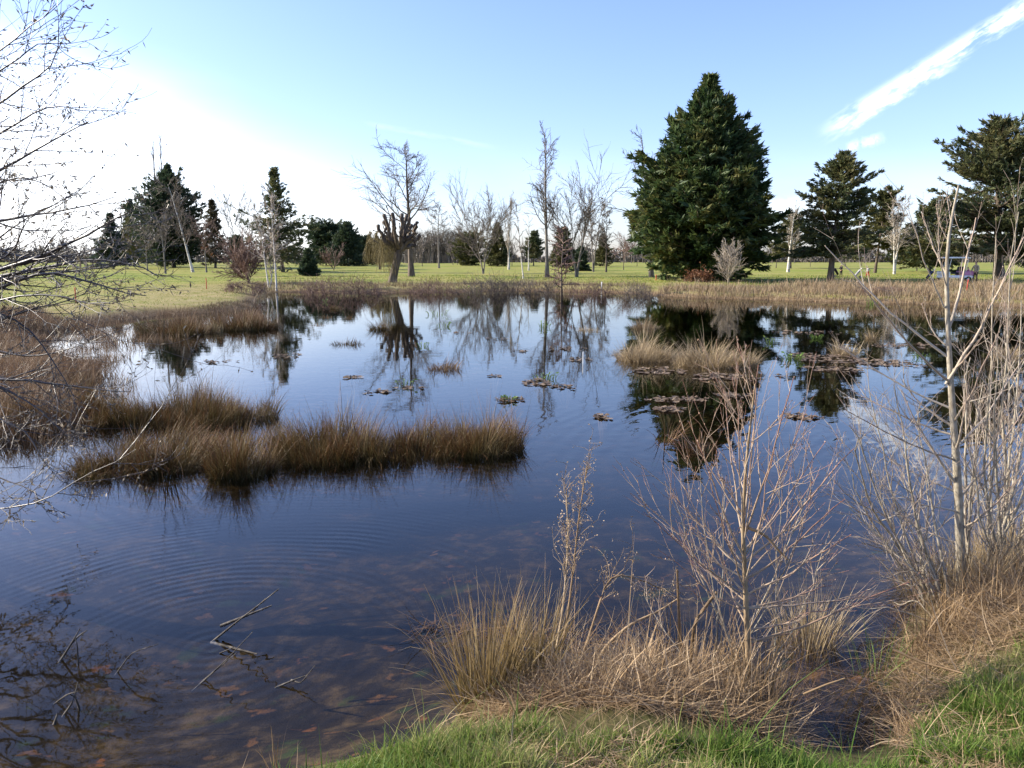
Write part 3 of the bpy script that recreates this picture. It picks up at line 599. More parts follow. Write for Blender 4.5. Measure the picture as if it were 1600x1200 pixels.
# ---- pollarded willow
def pollard():
    x, y, z = place(613, 441); s = y/F
    o = thing('pollard_willow', 'pollarded willow with knobbly stubby limbs leaning over the far bank', 'tree', (x, y, z-.03))
    tb = MB(); lb = MB()
    def p(px, py, dy=0): return np.array([(px-613)*s, dy, (438-py)*s])
    T = path([p(612,441),p(616,420),p(621,403),p(624,388)], 8); tb.tubes(T, np.array([.42,.36,.33,.32,.31,.32,.34,.30]), 9)
    base = p(624, 390)
    tips = [(600,345,.4),(596,352,-.5),(607,337,-.8),(614,341,.6),(617,334,-.3),(627,333,.7),(632,341,-.7),(636,336,.3),(643,341,-.4),(648,349,.6),(654,347,-.3),(655,366,.3),(597,362,.2),(604,350,.9),(640,349,1.1),(622,345,-1.1)]
    Ps = []; Rs = []; Hs = []; HR = []
    for (a, b, dy) in tips:
        e = p(a, b, dy*1.6); mid = base*.45+e*.55+np.array([(a-624)*s*.16, dy*.3, -.25])
        q = path([base+rng.normal(0, .1, 3), mid, e], 9); q[2:-1] += rng.normal(0, .07, (6, 3))
        r = np.linspace(.21, .095, 9); r[-2:] = [.13, .15]
        Ps.append(q); Rs.append(r)
    P = np.stack(Ps); Rr = np.stack(Rs); lb.tubes(P, Rr, 7)
    c, r, l = grow(P, Rr, 3, .35, .8, .7, .9, .12, .12, 5, .5, .03, .2); 
    r[:, -1] *= 3; lb.tubes(c, r, 5)
    kn = P[:, -1]; d = nrm(P[:, -1]-P[:, -2])
    lb.tubes(np.stack([kn-d*.05, kn+d*.07, kn+d*.13], 1), np.tile([.15, .15, .02], (len(kn), 1)), 7)   # swollen pollard heads
    hb = MB(); st = p(606, 375, -.3)
    R0 = np.array([p(600+random.uniform(-4, 18), 372+random.uniform(-8, 14), random.uniform(-.8, .5)) for _ in range(120)])
    m = 6; ss = np.linspace(0, 1, m)[None, :, None]; ln = rng.uniform(.8, 3.0, 120)
    Pw = np.repeat(R0[:, None], m, 1)+ss*rng.normal(0, .35, (120, 1, 3))*[1, 1, 0]; Pw[..., 2] -= ss[..., 0]*ln[:, None]
    hb.tubes(Pw, np.full(Pw.shape[:2], .011), 3)
    tb.build('trunk', M['bark'], o); lb.build('limbs', M['bark'], o); hb.build('hanging_twigs', M['willow'], o)
pollard()

# ---- far woods on the horizon (uncountable) 
def far_wood():
    tb = MB()
    N_ = 620
    px = np.concatenate([rng.uniform(-500, 2100, 420), rng.uniform(635, 735, 110), rng.uniform(1190, 1620, 90)])
    d = rng.uniform(260, 420, N_); d[420:530] = rng.uniform(230, 260, 110); d[530:] = rng.uniform(330, 420, 90)
    H = rng.uniform(6.0, 9.5, N_); H[420:530] = rng.uniform(7.0, 8.6, 110); H[530:] = rng.uniform(4.5, 6.5, 90)
    x = (px-800)/F*d*1.02; z = terr(x, d)
    B = np.stack([x, d, z], -1)
    P = B[:, None]+np.stack([np.zeros((N_, 3)), np.stack([rng.normal(0,.2,N_), rng.normal(0,.2,N_), H*.5], -1), np.stack([rng.normal(0,.5,N_), rng.normal(0,.5,N_), H], -1)], 1)
    R0 = np.tile([.20, .14, .04], (N_, 1)); tb.tubes(P, R0, 5)
    c, r, l = grow(P, R0, 9, .25, 1, .6, H*.4, .12, .15, 4, .5, .05, .3); tb.tubes(c, r, 3)
    c2, r2, l2 = grow(c, r, 5, .2, 1, .6, l*.5, .08, .15, 3, .7, .04, .3); tb.tubes(c2, r2, 3)
    tb.build('far_wood', M['farwood'])
    bpy.data.objects['far_wood']['kind'] = 'stuff'
    hb = MB(); n = 46000
    px = rng.uniform(-500, 2100, n); d = rng.uniform(380, 440, n); x = (px-800)/F*d*1.02; z = terr(x, d)
    hgt = 5.0+1.8*np.sin(px*.021)+1.3*np.sin(px*.057+1)+.8*np.sin(px*.16)
    C = np.stack([x, d, z+rng.random(n)**1.7*np.maximum(hgt, 1.5)], -1)
    hb.leaves(C, rng.normal(size=(n, 3))+[0, 0, .8], 1.9, .9); tag(hb.build('far_hedgerow', M['farwood']), kind='stuff')
far_wood()

# ---- trees of the far plantation, one by one, small
def plantation():
    spec = [(40,416,378,26,'round'),(95,415,384,30,'round'),(135,416,388,24,'round'),(660,416,372,28,'vase'),(708,414,376,26,'vase'),(715,414,384,24,'round'),
            (1185,416,382,26,'round'),(1265,417,384,22,'round'),(1480,418,376,30,'round'),(1590,419,372,34,'round'),(590,414,380,26,'vase'),(800,415,378,24,'vase'),(995,416,384,26,'round'),(1320,417,388,22,'round')]
    where = ['at the far left edge of the horizon','beyond the left lawn, middle of three','beyond the left lawn, nearest the dark evergreens','right of the pollard on the horizon','just left of the olive-brown conifer','low, on the horizon right of the slim bare tree',
             'peeping out right of the huge cypress','left of the dark pine, far off','under the buggy-side pines far off','far off at the right edge','behind the weeping willow','behind the pale narrow poplar','left of the cypress foot, far off','far off just right of the dark pine trunk']
    for (px, by, ty, w, st), wh in zip(spec, where):
        bare_tree('bare_tree', 'small distant bare tree '+wh, 'tree', px, by, ty, w, st, 'bark', 'twig', BAR, dens=.7, rmin=.03)
plantation()

# ------------------------------------------------------------------ rushes and grass
def in_ellipse(cx, cy, rx, ry, n, power=.55):
    a = rng.uniform(0, 2*PI, n); r = rng.random(n)**power
    return np.stack([cx+np.cos(a)*r*rx, cy+np.sin(a)*r*ry], -1), a, r
def tussock(name, label, px0, px1, by, ty, mat, n, depth=None, group='rush tussocks standing in the pond', wid=.007, bend=.42, cat='rush clump', lie=.10, z=-.08, hvar=.22, fan=.35, stiff=1.0):
    a = at(px0, by); b = at(px1, by); c = (a+b)/2; rx = np.linalg.norm(b-a)/2; ry = depth if depth else rx*.7
    c = c+np.array([0, ry*.85, 0]); y = c[1]
    top = pt((px0+px1)/2, ty, y)[2]; H = (max(top, .08)-z)*(.88 if mat == 'rush' else 1)
    xy, az, r = in_ellipse(c[0], c[1], rx, ry, n)
    mb = MB()
    n = len(xy); root = np.c_[xy, np.full(n, z)]
    hum = .78+.3*np.sin(xy[:, 0]*5+px0)*np.sin(xy[:, 1]*4+1)
    hum = hum*(.88+.22*np.sin(xy[:, 0]*11+px1)*np.sin(xy[:, 1]*9)); h = H*hum*np.minimum(np.exp(rng.normal(-.08, hvar+.06, n)), 1.5)*(1-.15*r**3)
    lean = np.abs(rng.normal(0, .13, n))+fan*r**1.5*.6
    bd = np.abs(rng.normal(0, bend, n))*stiff
    ly = rng.random(n) < lie; bd[ly] += rng.uniform(.6, 1.5, ly.sum())
    azb = np.where(rng.random(n) < .75, az+rng.normal(0, .6, n), rng.uniform(0, 6.28, n))
    K = max(4, int(n/110)); ck = xy[rng.integers(0, n, K)]; near = np.argmin(((xy[:, None]-ck[None])**2).sum(-1), 1)   # each tuft of the clump leans, stands and colours its own way
    kaz = rng.uniform(0, 6.28, K); kl = np.abs(rng.normal(0, .26, K)); kh = np.exp(rng.normal(0, .16, K)); kr = rng.normal(0, .17, K); kb = np.abs(rng.normal(0, .3, K))
    vx = np.sin(lean)*np.cos(azb)+kl[near]*np.cos(kaz[near]); vy = np.sin(lean)*np.sin(azb)+kl[near]*np.sin(kaz[near])
    azb = np.arctan2(vy, vx)+rng.normal(0, .15, n); lean = np.arctan(np.hypot(vx, vy)); bd = bd+kb[near]*rng.random(n)
    mb.blades(root, h*kh[near], wid*np.exp(rng.normal(0, .25, n)), lean, bd, azb, n=5, rnd=np.clip(rng.random(n)*.8+.1+kr[near], 0, 1))
    o = mb.build(name, M[mat], origin=(c[0], c[1], 0)); tag(o, label, cat, group)
    return o
SP = 'rush tussocks of the near spit'
SPW = .0052
tussock('rush_tussock', 'long brown rush ridge at the back of the near spit, joined to the left bank', 127, 412, 668, 588, 'rush', 7800, .62, SP, SPW)
tussock('rush_tussock', 'low front-left rush tussock of the near spit, hanging over the water', 84, 215, 748, 668, 'rush', 3450, .42, SP, SPW, lie=.3, bend=.8)
tussock('rush_tussock', 'leaning brown rush tussock between the low left one and the small front one', 187, 308, 740, 651, 'rush', 3450, .45, SP, SPW, lie=.2)
tussock('rush_tussock', 'small upright front rush tussock of the near spit, standing a little apart', 314, 412, 748, 664, 'rush', 2850, .34, SP, SPW)
tussock('rush_tussock', 'tall reddish rush tussock just right of the small front one', 417, 570, 728, 630, 'rush', 5100, .55, SP, SPW)
tussock('rush_tussock', 'tangled rush tussock in the middle of the right arm of the spit', 537, 715, 720, 644, 'rush', 4950, .50, SP, SPW, lie=.2)
tussock('rush_tussock', 'dense upright rush tussock at the right-hand tip of the spit', 682, 818, 714, 632, 'rush', 4800, .48, SP, SPW)
tussock('rush_tussock', 'thin wispy rushes between the back ridge and the front tussocks', 150, 450, 712, 655, 'rush', 3600, .5, SP, SPW, lie=.3)
tussock('rush_tussock', 'broad low brown rush bed joining the back ridge of the spit to the left bank', -30, 150, 676, 604, 'rush', 6500, .75, SP, .006, lie=.25)
tussock('rush_tussock', 'dark brown rush bed running along the left bank under the lawn edge', 205, 330, 524, 492, 'rush', 3600, .9, SP, .011, lie=.2)
tussock('rush_tussock', 'dark brown rush bed by the left point, beside the open water', 318, 420, 517, 485, 'rush', 3000, .9, SP, .011, lie=.2)
# isolated tufts further out
TG = 'rush tufts scattered in the pond'
for (x0, x1, by, ty, mat, n, lab, nm) in [
  (515,564,540,523,'rush',380,'small spiky rush tuft in open water before the tall pine reflection','rush_tuft'),
  (575,608,516,499,'rush',420,'dark compact rush tuft beside the pollard reflection','rush_tuft'),
  (664,716,579,560,'marsh',420,'pale olive rush tuft in mid pond below the pollard reflection','rush_tuft'),
  (483,507,509,497,'rush',260,'low dark rush tuft, nearer of two left of the pollard reflection','rush_tuft'),
  (497,516,497,486,'rush',220,'low dark rush tuft, farther of two left of the pollard reflection','rush_tuft'),
  (506,530,483,470,'rush',220,'brown rush tuft close to the far left bank','rush_tuft'),
  (534,552,499,489,'rush',140,'tiny thin rush tuft left of the dark compact one','rush_tuft'),
  (903,940,517,506,'dry',260,'small straw-coloured tuft left of the pale grass islands','grass_tuft'),
  (990,1030,513,492,'bankgrass',420,'pale brown tuft behind the left grass island','grass_tuft'),
  (970,1060,566,520,'dry',1900,'left straw-coloured grass island before the cypress reflection','grass_island'),
  (1062,1192,575,528,'dry',2500,'right straw-coloured grass island before the cypress reflection','grass_island'),
  (957,975,556,543,'dry',110,'little straw tuft at the left end of the left grass island','grass_tuft'),
  (1308,1345,556,530,'dry',330,'small pale tuft on the weed raft right of the islands','grass_tuft'),
  (1355,1372,530,512,'dry',140,'thin pale tuft beyond the weed raft','grass_tuft'),
  (1562,1600,556,520,'dry',300,'pale tuft near the right edge behind the twigs','grass_tuft'),
  (1032,1052,690,655,'litter',60,'broken brown stems in the cypress reflection, left clump','reed_stump'),
  (1075,1112,705,660,'litter',110,'broken brown stems in the cypress reflection, right clump','reed_stump')]:
    tussock(nm, lab, x0, x1, by, ty, mat, n, None, TG, wid=.012 if by < 600 else .008, fan=.7, bend=.7, cat='grass tuft')

# marsh along the left bank (uncountable)
def region_roots(px_poly, n, zref=0.0, wetok=True):
    PL = np.array([at(*p, zref)[:2] for p in px_poly]); lo = PL.min(0); hi = PL.max(0); out = []; cnt = 0
    while cnt < n:
        q = rng.uniform(lo, hi, (n*3, 2)); q = q[inside(q[:, 0], q[:, 1], PL)]; out.append(q); cnt += len(q)
    q = np.concatenate(out)[:n]; z, sd = terr(q[:, 0], q[:, 1], True)
    return np.c_[q, np.maximum(z, -.12)], sd
def stuff_blades(name, mat, roots, h, wid, lean, bend, hvar=.3, n=4, az=None):
    mb = MB(); N_ = len(roots)
    patch = np.maximum(.25, .75+.35*np.sin(roots[:, 0]*1.9+1)*np.cos(roots[:, 1]*1.3)+.2*np.sin(roots[:, 0]*5.3)*np.cos(roots[:, 1]*4.1)+.25*np.sin(roots[:, 0]*.7+np.cos(roots[:, 1]*.9)))
    if name == 'grass':
        x_, y_ = roots[:, 0], roots[:, 1]; patch = np.clip(.62+.42*np.sin(x_*8.3+2*np.sin(y_*5.1))*np.sin(y_*9.7+x_*3)+.30*np.sin(x_*17+1)*np.sin(y_*19+2*np.sin(x_*6)), .2, 1.5)
    rn = np.clip(.5+.28*np.sin(roots[:, 0]*2.6+1.3*np.cos(roots[:, 1]*2.1))+.18*np.sin(roots[:, 1]*6.1+roots[:, 0]*3)+rng.normal(0, .2, N_), 0, 1)
    mb.blades(roots, h*patch*np.exp(rng.normal(0, hvar, N_)), wid*np.exp(rng.normal(0, .25, N_)), np.abs(rng.normal(0, lean, N_)), np.abs(rng.normal(0, bend, N_)), az, n=n, rnd=rn)
    return tag(mb.build(name, M[mat]), kind='stuff')
r, sd = region_roots([(-120,700),(-120,510),(60,505),(130,520),(175,540),(205,560),(160,580),(215,600),(190,640),(150,655),(120,690),(20,700)], 24000)
r2, sd2 = region_roots([(-100,640),(-80,520),(60,506),(150,512),(185,535),(178,556),(160,575),(150,600),(110,650),(40,670)], 20000); r = np.r_[r, r2]
stuff_blades('marsh_rushes', 'marsh', r, .34, .009, .25, .7)
r, sd = region_roots([(105,520),(200,497),(300,488),(390,480),(420,492),(400,512),(330,520),(250,535),(180,556),(120,560)], 6500)
stuff_blades('shore_rushes', 'marsh', r, .34, .011, .18, .45)
# long dry grass on the far banks
r, sd = region_roots([(1010,463),(1035,455),(1300,452),(1750,452),(1750,486),(1500,480),(1300,475),(1100,470),(1020,468)], 26000, .15)
r = r[sd > -.5]; stuff_blades('far_dry_grass', 'bankgrass', r, .46, .028, .25, .55)
r, sd = region_roots([(395,470),(405,450),(430,442),(600,440),(720,438),(860,440),(960,446),(1015,452),(1030,463),(900,458),(800,456),(600,460),(420,459)], 26000, .15)
r = r[(sd > -.4) & (sd < 5)]; stuff_blades('far_shore_grass', 'bankmix', r, .40, .026, .3, .6)
r, sd = region_roots([(-60,510),(60,500),(200,490),(330,478),(390,466),(402,474),(385,486),(300,494),(150,508),(0,530)], 9000, .2)
r = r[(sd > -.1) & (sd < 1.6)]; stuff_blades('left_bank_grass', 'darkbank', r, .13, .016, .4, .8)
r, sd = region_roots([(-200,500),(-120,436),(60,432),(420,436),(400,464),(330,478),(200,490),(60,500)], 30000, .4); r = r[sd > .5]
stuff_blades('lawn_grass', 'lawn', r, .055, .022, .5, .7)
r, sd = region_roots([(400,447),(420,432),(1000,432),(1750,432),(1750,452),(1300,452),(1030,452),(860,440),(600,440)], 26000, .45); r = r[sd > 1.5]
stuff_blades('lawn_grass', 'lawn', r, .10, .045, .5, .7)
# brambly twigs on the far bank
def bank_bush(label, px0, px1, by, ty, n=60, mat='twig'):
    d = dist_from_base(by); x0, y, z = place((px0+px1)/2, by); W = (px1-px0)/F*d/2; H = height(ty, d, z)
    mb = MB(); P = np.zeros((n, 4, 3)); bx_ = rng.uniform(-W, W, n); by_ = rng.uniform(-.8, .8, n)
    top = H*(.6+.5*rng.random(n))*(1-.5*(np.abs(bx_)/W)**3)
    for k, s in enumerate((0, .4, .75, 1)):
        P[:, k] = np.stack([bx_+s*rng.normal(0, .25, n), by_+s*rng.normal(0, .25, n), top*s-.05], -1)
    Rr = np.tile([.014, .012, .010, .006], (n, 1)); mb.tubes(P, Rr, 3)
    c, r_, l = grow(P, Rr, 7, .2, 1, .6, H*.5, .02, .2, 4, .8, .008, .3); mb.tubes(c, r_, 3)
    tag(mb.build('bank_bush', M[mat], origin=None), label, 'shrub', 'twiggy bushes along the far bank').location = (x0, y, z)
bank_bush('tangled twiggy thicket on the far bank under the vase-shaped tree', 720, 845, 450, 432, 120)
bank_bush('reddish twigs on the far bank left of the pollard', 470, 600, 451, 434, 100, 'redtwig')
bank_bush('low twigs on the far bank right of the pollard', 640, 718, 450, 440, 60, 'redtwig')
bank_bush('twiggy clump left of the young larch', 846, 872, 451, 440, 30)
bank_bush('low twiggy bush left of the cypress by the water', 968, 1020, 456, 445, 60)
bank_bush('low twigs between the young larch and the cypress', 886, 962, 453, 444, 60, 'redtwig')
bank_bush('bare reddish scrub on the left point by the water', 352, 412, 455, 437, 70, 'redtwig')
bank_bush('brown scrub on the right bank behind the sapling', 1340, 1420, 460, 447, 70, 'redtwig')

# ------------------------------------------------------------------ lily pads and water plants
def pads(label, cx, cy, wpx, hpx, n, size=.11):
    n = int(n*.85); size = size*.62
    c = at(cx, cy); ex = abs(at(cx+wpx/2, cy)[0]-c[0]); ey = abs(at(cx, cy-hpx/2)[1]-at(cx, cy+hpx/2)[1])/2
    xy, a, r = in_ellipse(0, 0, ex, ey, n, .6); mb = MB(); s = 9
    for k in range(n):
        rad = size*random.uniform(.55, 1.15); an = 2*PI*np.arange(s)/s+random.random()*6
        q = rad*(1-.12*rng.random(s)); tl = rng.normal(0, .10, 2)
        ring = np.stack([xy[k, 0]+q*np.cos(an), xy[k, 1]+q*np.sin(an), .010+.006*rng.random()+q*(np.cos(an)*tl[0]+np.sin(an)*tl[1])*.35+.012*np.maximum(0, rng.normal(0, 1, s))], -1)
        ce = np.array([[xy[k, 0], xy[k, 1], .008]]); V = np.r_[ce, ring]
        Q = np.array([[0, 1+i, 1+(i+1) % s, 1+(i+2) % s] for i in range(0, s-1, 2)])
        mb.add(V, Q, np.full(len(V), random.random()), np.zeros(len(V)))
    st = np.stack([np.c_[xy, np.full(n, .006)], np.c_[xy*.75, np.full(n, -.12)], np.c_[xy*.3, np.full(n, -.30)], np.tile([0, 0, -.42], (n, 1))], 1); mb.tubes(st, np.full((n, 4), .003), 3)
    tag(mb.build('lily_pads', M['lily'], origin=None, smooth=False), label, 'lily pads', 'patches of dead lily pads floating on the pond').location = (c[0], c[1], 0)
for a in [('patch of brown lily pads round the bright green plant beyond the spit tip',793,625,52,8,26),
 ('brown lily pads beside the green plant under the forked tree reflection',840,597,58,12,36),('loose brown lily pads right of that patch, in mid pond',885,605,46,8,16),
 ('lone small patch of brown pads in open blue water below the islands',940,652,28,8,16),('brown pads scattered below the pale olive tuft, left',588,613,50,7,14),
 ('brown pads left of the pale olive tuft, farther',552,590,30,5,12),('brown pads right below the green sprig in the pollard reflection',640,607,50,6,12),
 ('thin line of brown pads left of the left grass island',905,562,50,6,18),('brown pads under the forked tree reflection, far out',885,545,70,8,26),
 ('few brown pads under the vase tree reflection',815,550,36,6,10),('few brown pads below the vase tree reflection tip',772,588,26,5,9),
 ('wide raft of brown pads in front of the left grass island',1030,580,80,12,60,.13),('raft of brown pads in front of the right grass island',1125,590,110,12,70,.13),
 ('brown pad raft in the cypress reflection, upper strip',1060,625,105,9,60),('brown pad raft at the right side of the cypress reflection',1150,618,70,8,36),
 ('second brown pad raft lower in the cypress reflection',1045,640,60,9,36),('orange-brown patch of pads between the saplings',1252,652,52,9,30),
 ('two small pads right of the right grass island',1222,587,34,5,7),('large brown weed raft right of the islands',1290,560,120,16,120,.14),
 ('brown weed raft in front of the large one',1300,578,100,9,60,.13),('brown weed raft behind the twigs at right',1400,568,110,12,70,.14),
 ('brown weed raft farther back at right',1420,540,120,10,60,.14),('far brown pads near the right bank',1260,520,110,7,50,.14),
 ('few brown pads below the dark left cypress reflection',340,566,80,6,18),('brown pads near the tall pine reflection',450,556,50,8,24),('few brown pads far out in mid water',725,520,40,4,8),
 ('brown pads in mid water before the vase tree reflection',775,530,34,4,8)]: pads(*a)
def water_plant(label, cx, cy, w, h, n):
    c = at(cx, cy); W = w/F*c[1]/2; H = h/F*c[1]*.62; n = max(6, int(n*.7)); mb = MB()
    xy, a, r = in_ellipse(0, 0, W, W*.7, n); L = H*np.exp(rng.normal(-.1, .25, n))
    mb.blades(np.c_[xy, np.full(n, -.01)], L, L*.10+.004, np.abs(rng.normal(.1, .25, n)), np.abs(rng.normal(.2, .3, n)), a, n=4)
    P = np.c_[xy, np.zeros(n)]+np.stack([np.cos(a)*L*.3, np.sin(a)*L*.3, L*.85], -1)
    mb.tubes(np.stack([np.c_[xy, np.zeros(n)], P], 1), np.full((n, 2), .004), 3)
    mb.leaves(P, np.stack([np.cos(a), np.sin(a), rng.normal(.35, .4, n)], -1), np.maximum(L*.55, .05), np.maximum(L*.38, .035), flat=.6)
    st = np.stack([np.c_[xy, np.full(n, .0)], np.c_[xy*.6, np.full(n, -.05)], np.tile([0, 0, -.08], (n, 1))], 1); mb.tubes(st, np.full((n, 3), .004), 3)
    tag(mb.build('water_plant', M['waterplant']), label, 'water plant', 'bright green water plants in the pond').location = (c[0], c[1], 0)
for a in [('bright green tuft of water plant floating beyond the spit tip',797,626,20,12,30),('pale green sprig in the pollard reflection nearest the spit',634,602,26,16,16),
 ('green water plant under the forked tree reflection',848,592,44,14,26),('green sprig below the pollard reflection, right',661,541,16,8,24),
 ('spread green plant in open water right of the pollard reflection, farther',682,492,34,9,28),('spread green plant just nearer than the far one, right of the pollard reflection',692,510,22,9,22),
 ('green plant under the spire-topped tree reflection',849,512,20,12,26),('bright green clump at the far bank below the vase tree',742,456,16,9,26),('small bright green sprig at the far bank right of that clump',780,454,8,8,18),
 ('green clump at the far bank right of the pollard',690,457,10,6,16),('small green sprig at the far bank foot of the pollard',618,457,8,6,14),('leafy green clump left of the large weed raft',1238,563,32,14,60),
 ('pale green plants right of the cypress reflection',1205,536,16,14,20),('green plant at the back of the weed rafts',1275,529,18,9,40),('small green sprig near the brown tuft by the far left bank',507,472,8,7,12),
 ('yellow-green plant at the right far bank',1363,476,16,14,24),('green plant behind the twigs at right',1440,560,26,12,26)]: water_plant(*a)

# ------------------------------------------------------------------ near bank
GREEN1 = [(330,1240),(400,1185),(540,1162),(630,1144),(690,1130),(800,1128),(900,1138),(1000,1146),(1200,1165),(1350,1180),(1420,1165),(1500,1130),(1620,1080),(1700,1080),(1700,1290),(360,1290)]
GREEN2 = [(1430,1130),(1450,1060),(1500,1015),(1600,985),(1760,960),(1760,1160),(1500,1180)]
STRAW = [(735,1120),(800,1080),(900,1042),(1010,1045),(1150,1070),(1215,1100),(1240,1160),(1230,1172),(1100,1160),(950,1140),(850,1128),(780,1130)]
STRAWR = [(1400,1110),(1405,1010),(1430,950),(1480,920),(1600,875),(1750,820),(1760,960),(1600,1000),(1500,1020),(1450,1070),(1430,1140)]
def lay(mb, roots, L, wid, up=.25, n=5):
    """stems lying on the ground, each slightly arched"""
    N_ = len(roots); mb.blades(roots+[0, 0, .01], L*np.exp(rng.normal(0, .4, N_)), wid*np.exp(rng.normal(0, .3, N_)), np.pi/2-np.abs(rng.normal(up, .22, N_)), rng.normal(.2, .6, N_), n=n)
r, sd = region_roots(GREEN1, 60000, .36); k = sd > -.06; r = r[k]
stuff_blades('grass', 'grass', r, .080, .0042, .5, .9, .4)
r, sd = region_roots(GREEN2, 34000, .36); r = r[sd > .10]
stuff_blades('grass', 'grass', r, .088, .0044, .55, .9, .4)
mb = MB()
r, sd = region_roots(STRAW, 9000, .2); r = r[sd > -.12]; lay(mb, r, .13, .0034, .10); lay(mb, r[:2200]+[0, 0, .015], .20, .0036, .16)
r, sd = region_roots(STRAWR, 9500, .25); r = r[sd > -.15]; lay(mb, r, .15, .0034, .10); lay(mb, r[:2500]+[0, 0, .02], .22, .0036, .2)
r, sd = region_roots(GREEN1, 5200, .36); r = r[(sd > .0) & (np.sin(r[:, 0]*4.1+.5)*np.cos(r[:, 1]*5.3)+rng.normal(0, .3, len(r)) > .1)]; lay(mb, r+[0, 0, .02], .085, .0030, .10)
r, sd = region_roots(GREEN2, 1500, .36); r = r[(sd > .0) & (np.sin(r[:, 0]*3.7+1.5)*np.cos(r[:, 1]*4.3)+rng.normal(0, .3, len(r)) > -.2)]; lay(mb, r+[0, 0, .03], .12, .0030, .15)
tag(mb.build('straw_litter', M['straw']), kind='stuff')
mb = MB()
r, sd = region_roots([(1215,1100),(1230,1050),(1260,990),(1330,960),(1400,950),(1440,960),(1420,1040),(1425,1110),(1400,1170),(1320,1185),(1240,1165)], 1500, 0); r[:, 2] = np.maximum(r[:, 2], -.10)+rng.uniform(-.03, .02, len(r)); lay(mb, r, .16, .003, .06)
r, sd = region_roots([(640,1010),(660,975),(860,985),(1000,1000),(1000,1020),(800,1010)], 260, 0); r[:, 2] = rng.uniform(-.01, .02, len(r)); lay(mb, r, .20, .005, .05)
tag(mb.build('wet_litter', M['litter']), kind='stuff')
# upright dry stems poking from the straw
r, sd = region_roots([(800,1100),(900,1045),(1020,1050),(1210,1080),(1220,1120),(1150,1160),(900,1130)], 900, .2)
stuff_blades('dry_stems', 'straw', r, .26, .0045, .35, .6, .45, 5)
r, sd = region_roots([(1420,1000),(1440,950),(1500,915),(1620,870),(1740,820),(1740,900),(1560,960)], 2200, .2)
stuff_blades('dry_stems', 'straw', r, .22, .0042, .4, .7, .45, 5)
r, sd = region_roots([(960,1080),(1000,1030),(1120,1035),(1200,1060),(1235,1110),(1200,1150),(1050,1130)], 420, .2)
stuff_blades('dry_stems', 'straw', r, .46, .005, .7, .5, .45, 6)
# foreground tussocks
NB = 'dry rush tussocks on the near bank'
def near_tussock(label, px, py, rx, h, n, mat='dryolive', fan=.55, lie=.16, wid=.0046):
    c = at(px, py, .05); xy, az, r = in_ellipse(c[0], c[1], rx, rx*.8, n); z = np.maximum(terr(xy[:, 0], xy[:, 1]), -.1)
    mb = MB(); hh = h*.92*np.minimum(np.exp(rng.normal(-.12, .22, n)), 1.25); lean = np.abs(rng.normal(0, .10, n))+fan*r**1.4*rng.random(n); bd = np.abs(rng.normal(0, .25, n))
    ly = rng.random(n) < lie; bd[ly] += rng.uniform(.6, 1.6, ly.sum()); lean[ly] += .3
    mb.blades(np.c_[xy, z], hh, wid*np.exp(rng.normal(0, .25, n)), lean, bd, az+rng.normal(0, .5, n), n=7)
    o = mb.build('rush_tussock', M[mat], origin=(c[0], c[1], .0)); tag(o, label, 'rush clump', NB)
near_tussock('large dry olive-brown rush tussock on the near bank in the centre', 758, 1122, .115, .54, 330)
near_tussock('thinner upright dry rushes just right of the large near tussock', 832, 1098, .10, .52, 200)
near_tussock('pale dry rush tussock behind the inlet, right of the middle sapling', 1265, 985, .15, .44, 300, 'dry')
near_tussock('few green rush blades in the small inlet', 1372, 1030, .12, .30, 26, 'waterplant', lie=.05)
near_tussock('sparse stiff straw stems left of the middle sapling', 1080, 1050, .24, .46, 90, 'straw', fan=.8)
near_tussock('fine dry tuft at the foot of the middle sapling', 1185, 1100, .13, .30, 300, 'straw', fan=.9)
near_tussock('matted dry grass at the foot of the right sapling', 1500, 925, .34, .40, 900, 'dry', fan=.9, lie=.3)
near_tussock('dry grass clump at the right edge by the water', 1590, 890, .30, .46, 600, 'dry', fan=.8)
near_tussock('two or three pale blades at the lower left edge of the grass', 432, 1206, .03, .30, 8, 'straw', fan=.4, lie=0)

# bent reed stems and stalks
def bent_stem(label, pts, r0=.006, r1=.0025, mat='straw', name='bent_reed', cat='reed'):
    P = path([pt(*p) for p in pts], 14); o = P[0].copy(); mb = MB(); mb.tubes(P-o, np.linspace(r0, r1, 14), 6)
    tag(mb.build(name, M[mat]), label, cat, 'bent dead reeds on the near bank').location = o
bent_stem('thick pale bent reed arching right from the straw, upper', [(925,1055,3.55),(945,1010,3.6),(985,975,3.65),(1030,955,3.7),(1060,935,3.72)], .010, .004)
bent_stem('thick pale bent reed lying low below the upper arch', [(922,1060,3.4),(950,1035,3.42),(1000,1025,3.45),(1060,1035,3.45),(1160,1060,3.4)], .009, .004)
bent_stem('pale upright reed left of the middle sapling', [(1068,1085,3.45),(1062,1000,3.5),(1058,890,3.55)], .009, .005)
bent_stem('broken pale reed pair standing beside the upright one', [(1075,1075,3.45),(1085,970,3.45),(1120,925,3.45)], .010, .007)
bent_stem('flat pale reed leaf caught in the middle sapling', [(1170,825,3.3),(1195,835,3.3),(1215,858,3.28),(1232,875,3.28)], .008, .004)
bent_stem('short broken reed stump in the straw', [(995,1050,3.5),(998,1020,3.5),(1000,1012,3.5)], .010, .008)
bent_stem('arched thin reed between the stumps', [(1015,1060,3.5),(1030,1010,3.5),(1050,1002,3.5),(1060,1010,3.5)], .006, .003)
bent_stem('grey stick lying on the grass right of the inlet', [(1395,1015,2.9),(1440,1035,2.85),(1480,1045,2.8),(1505,1052,2.75)], .0048, .003)
bent_stem('straight straw leaning across the inlet', [(1255,1085,3.0),(1290,1070,3.0),(1320,1060,3.0)], .005, .003)

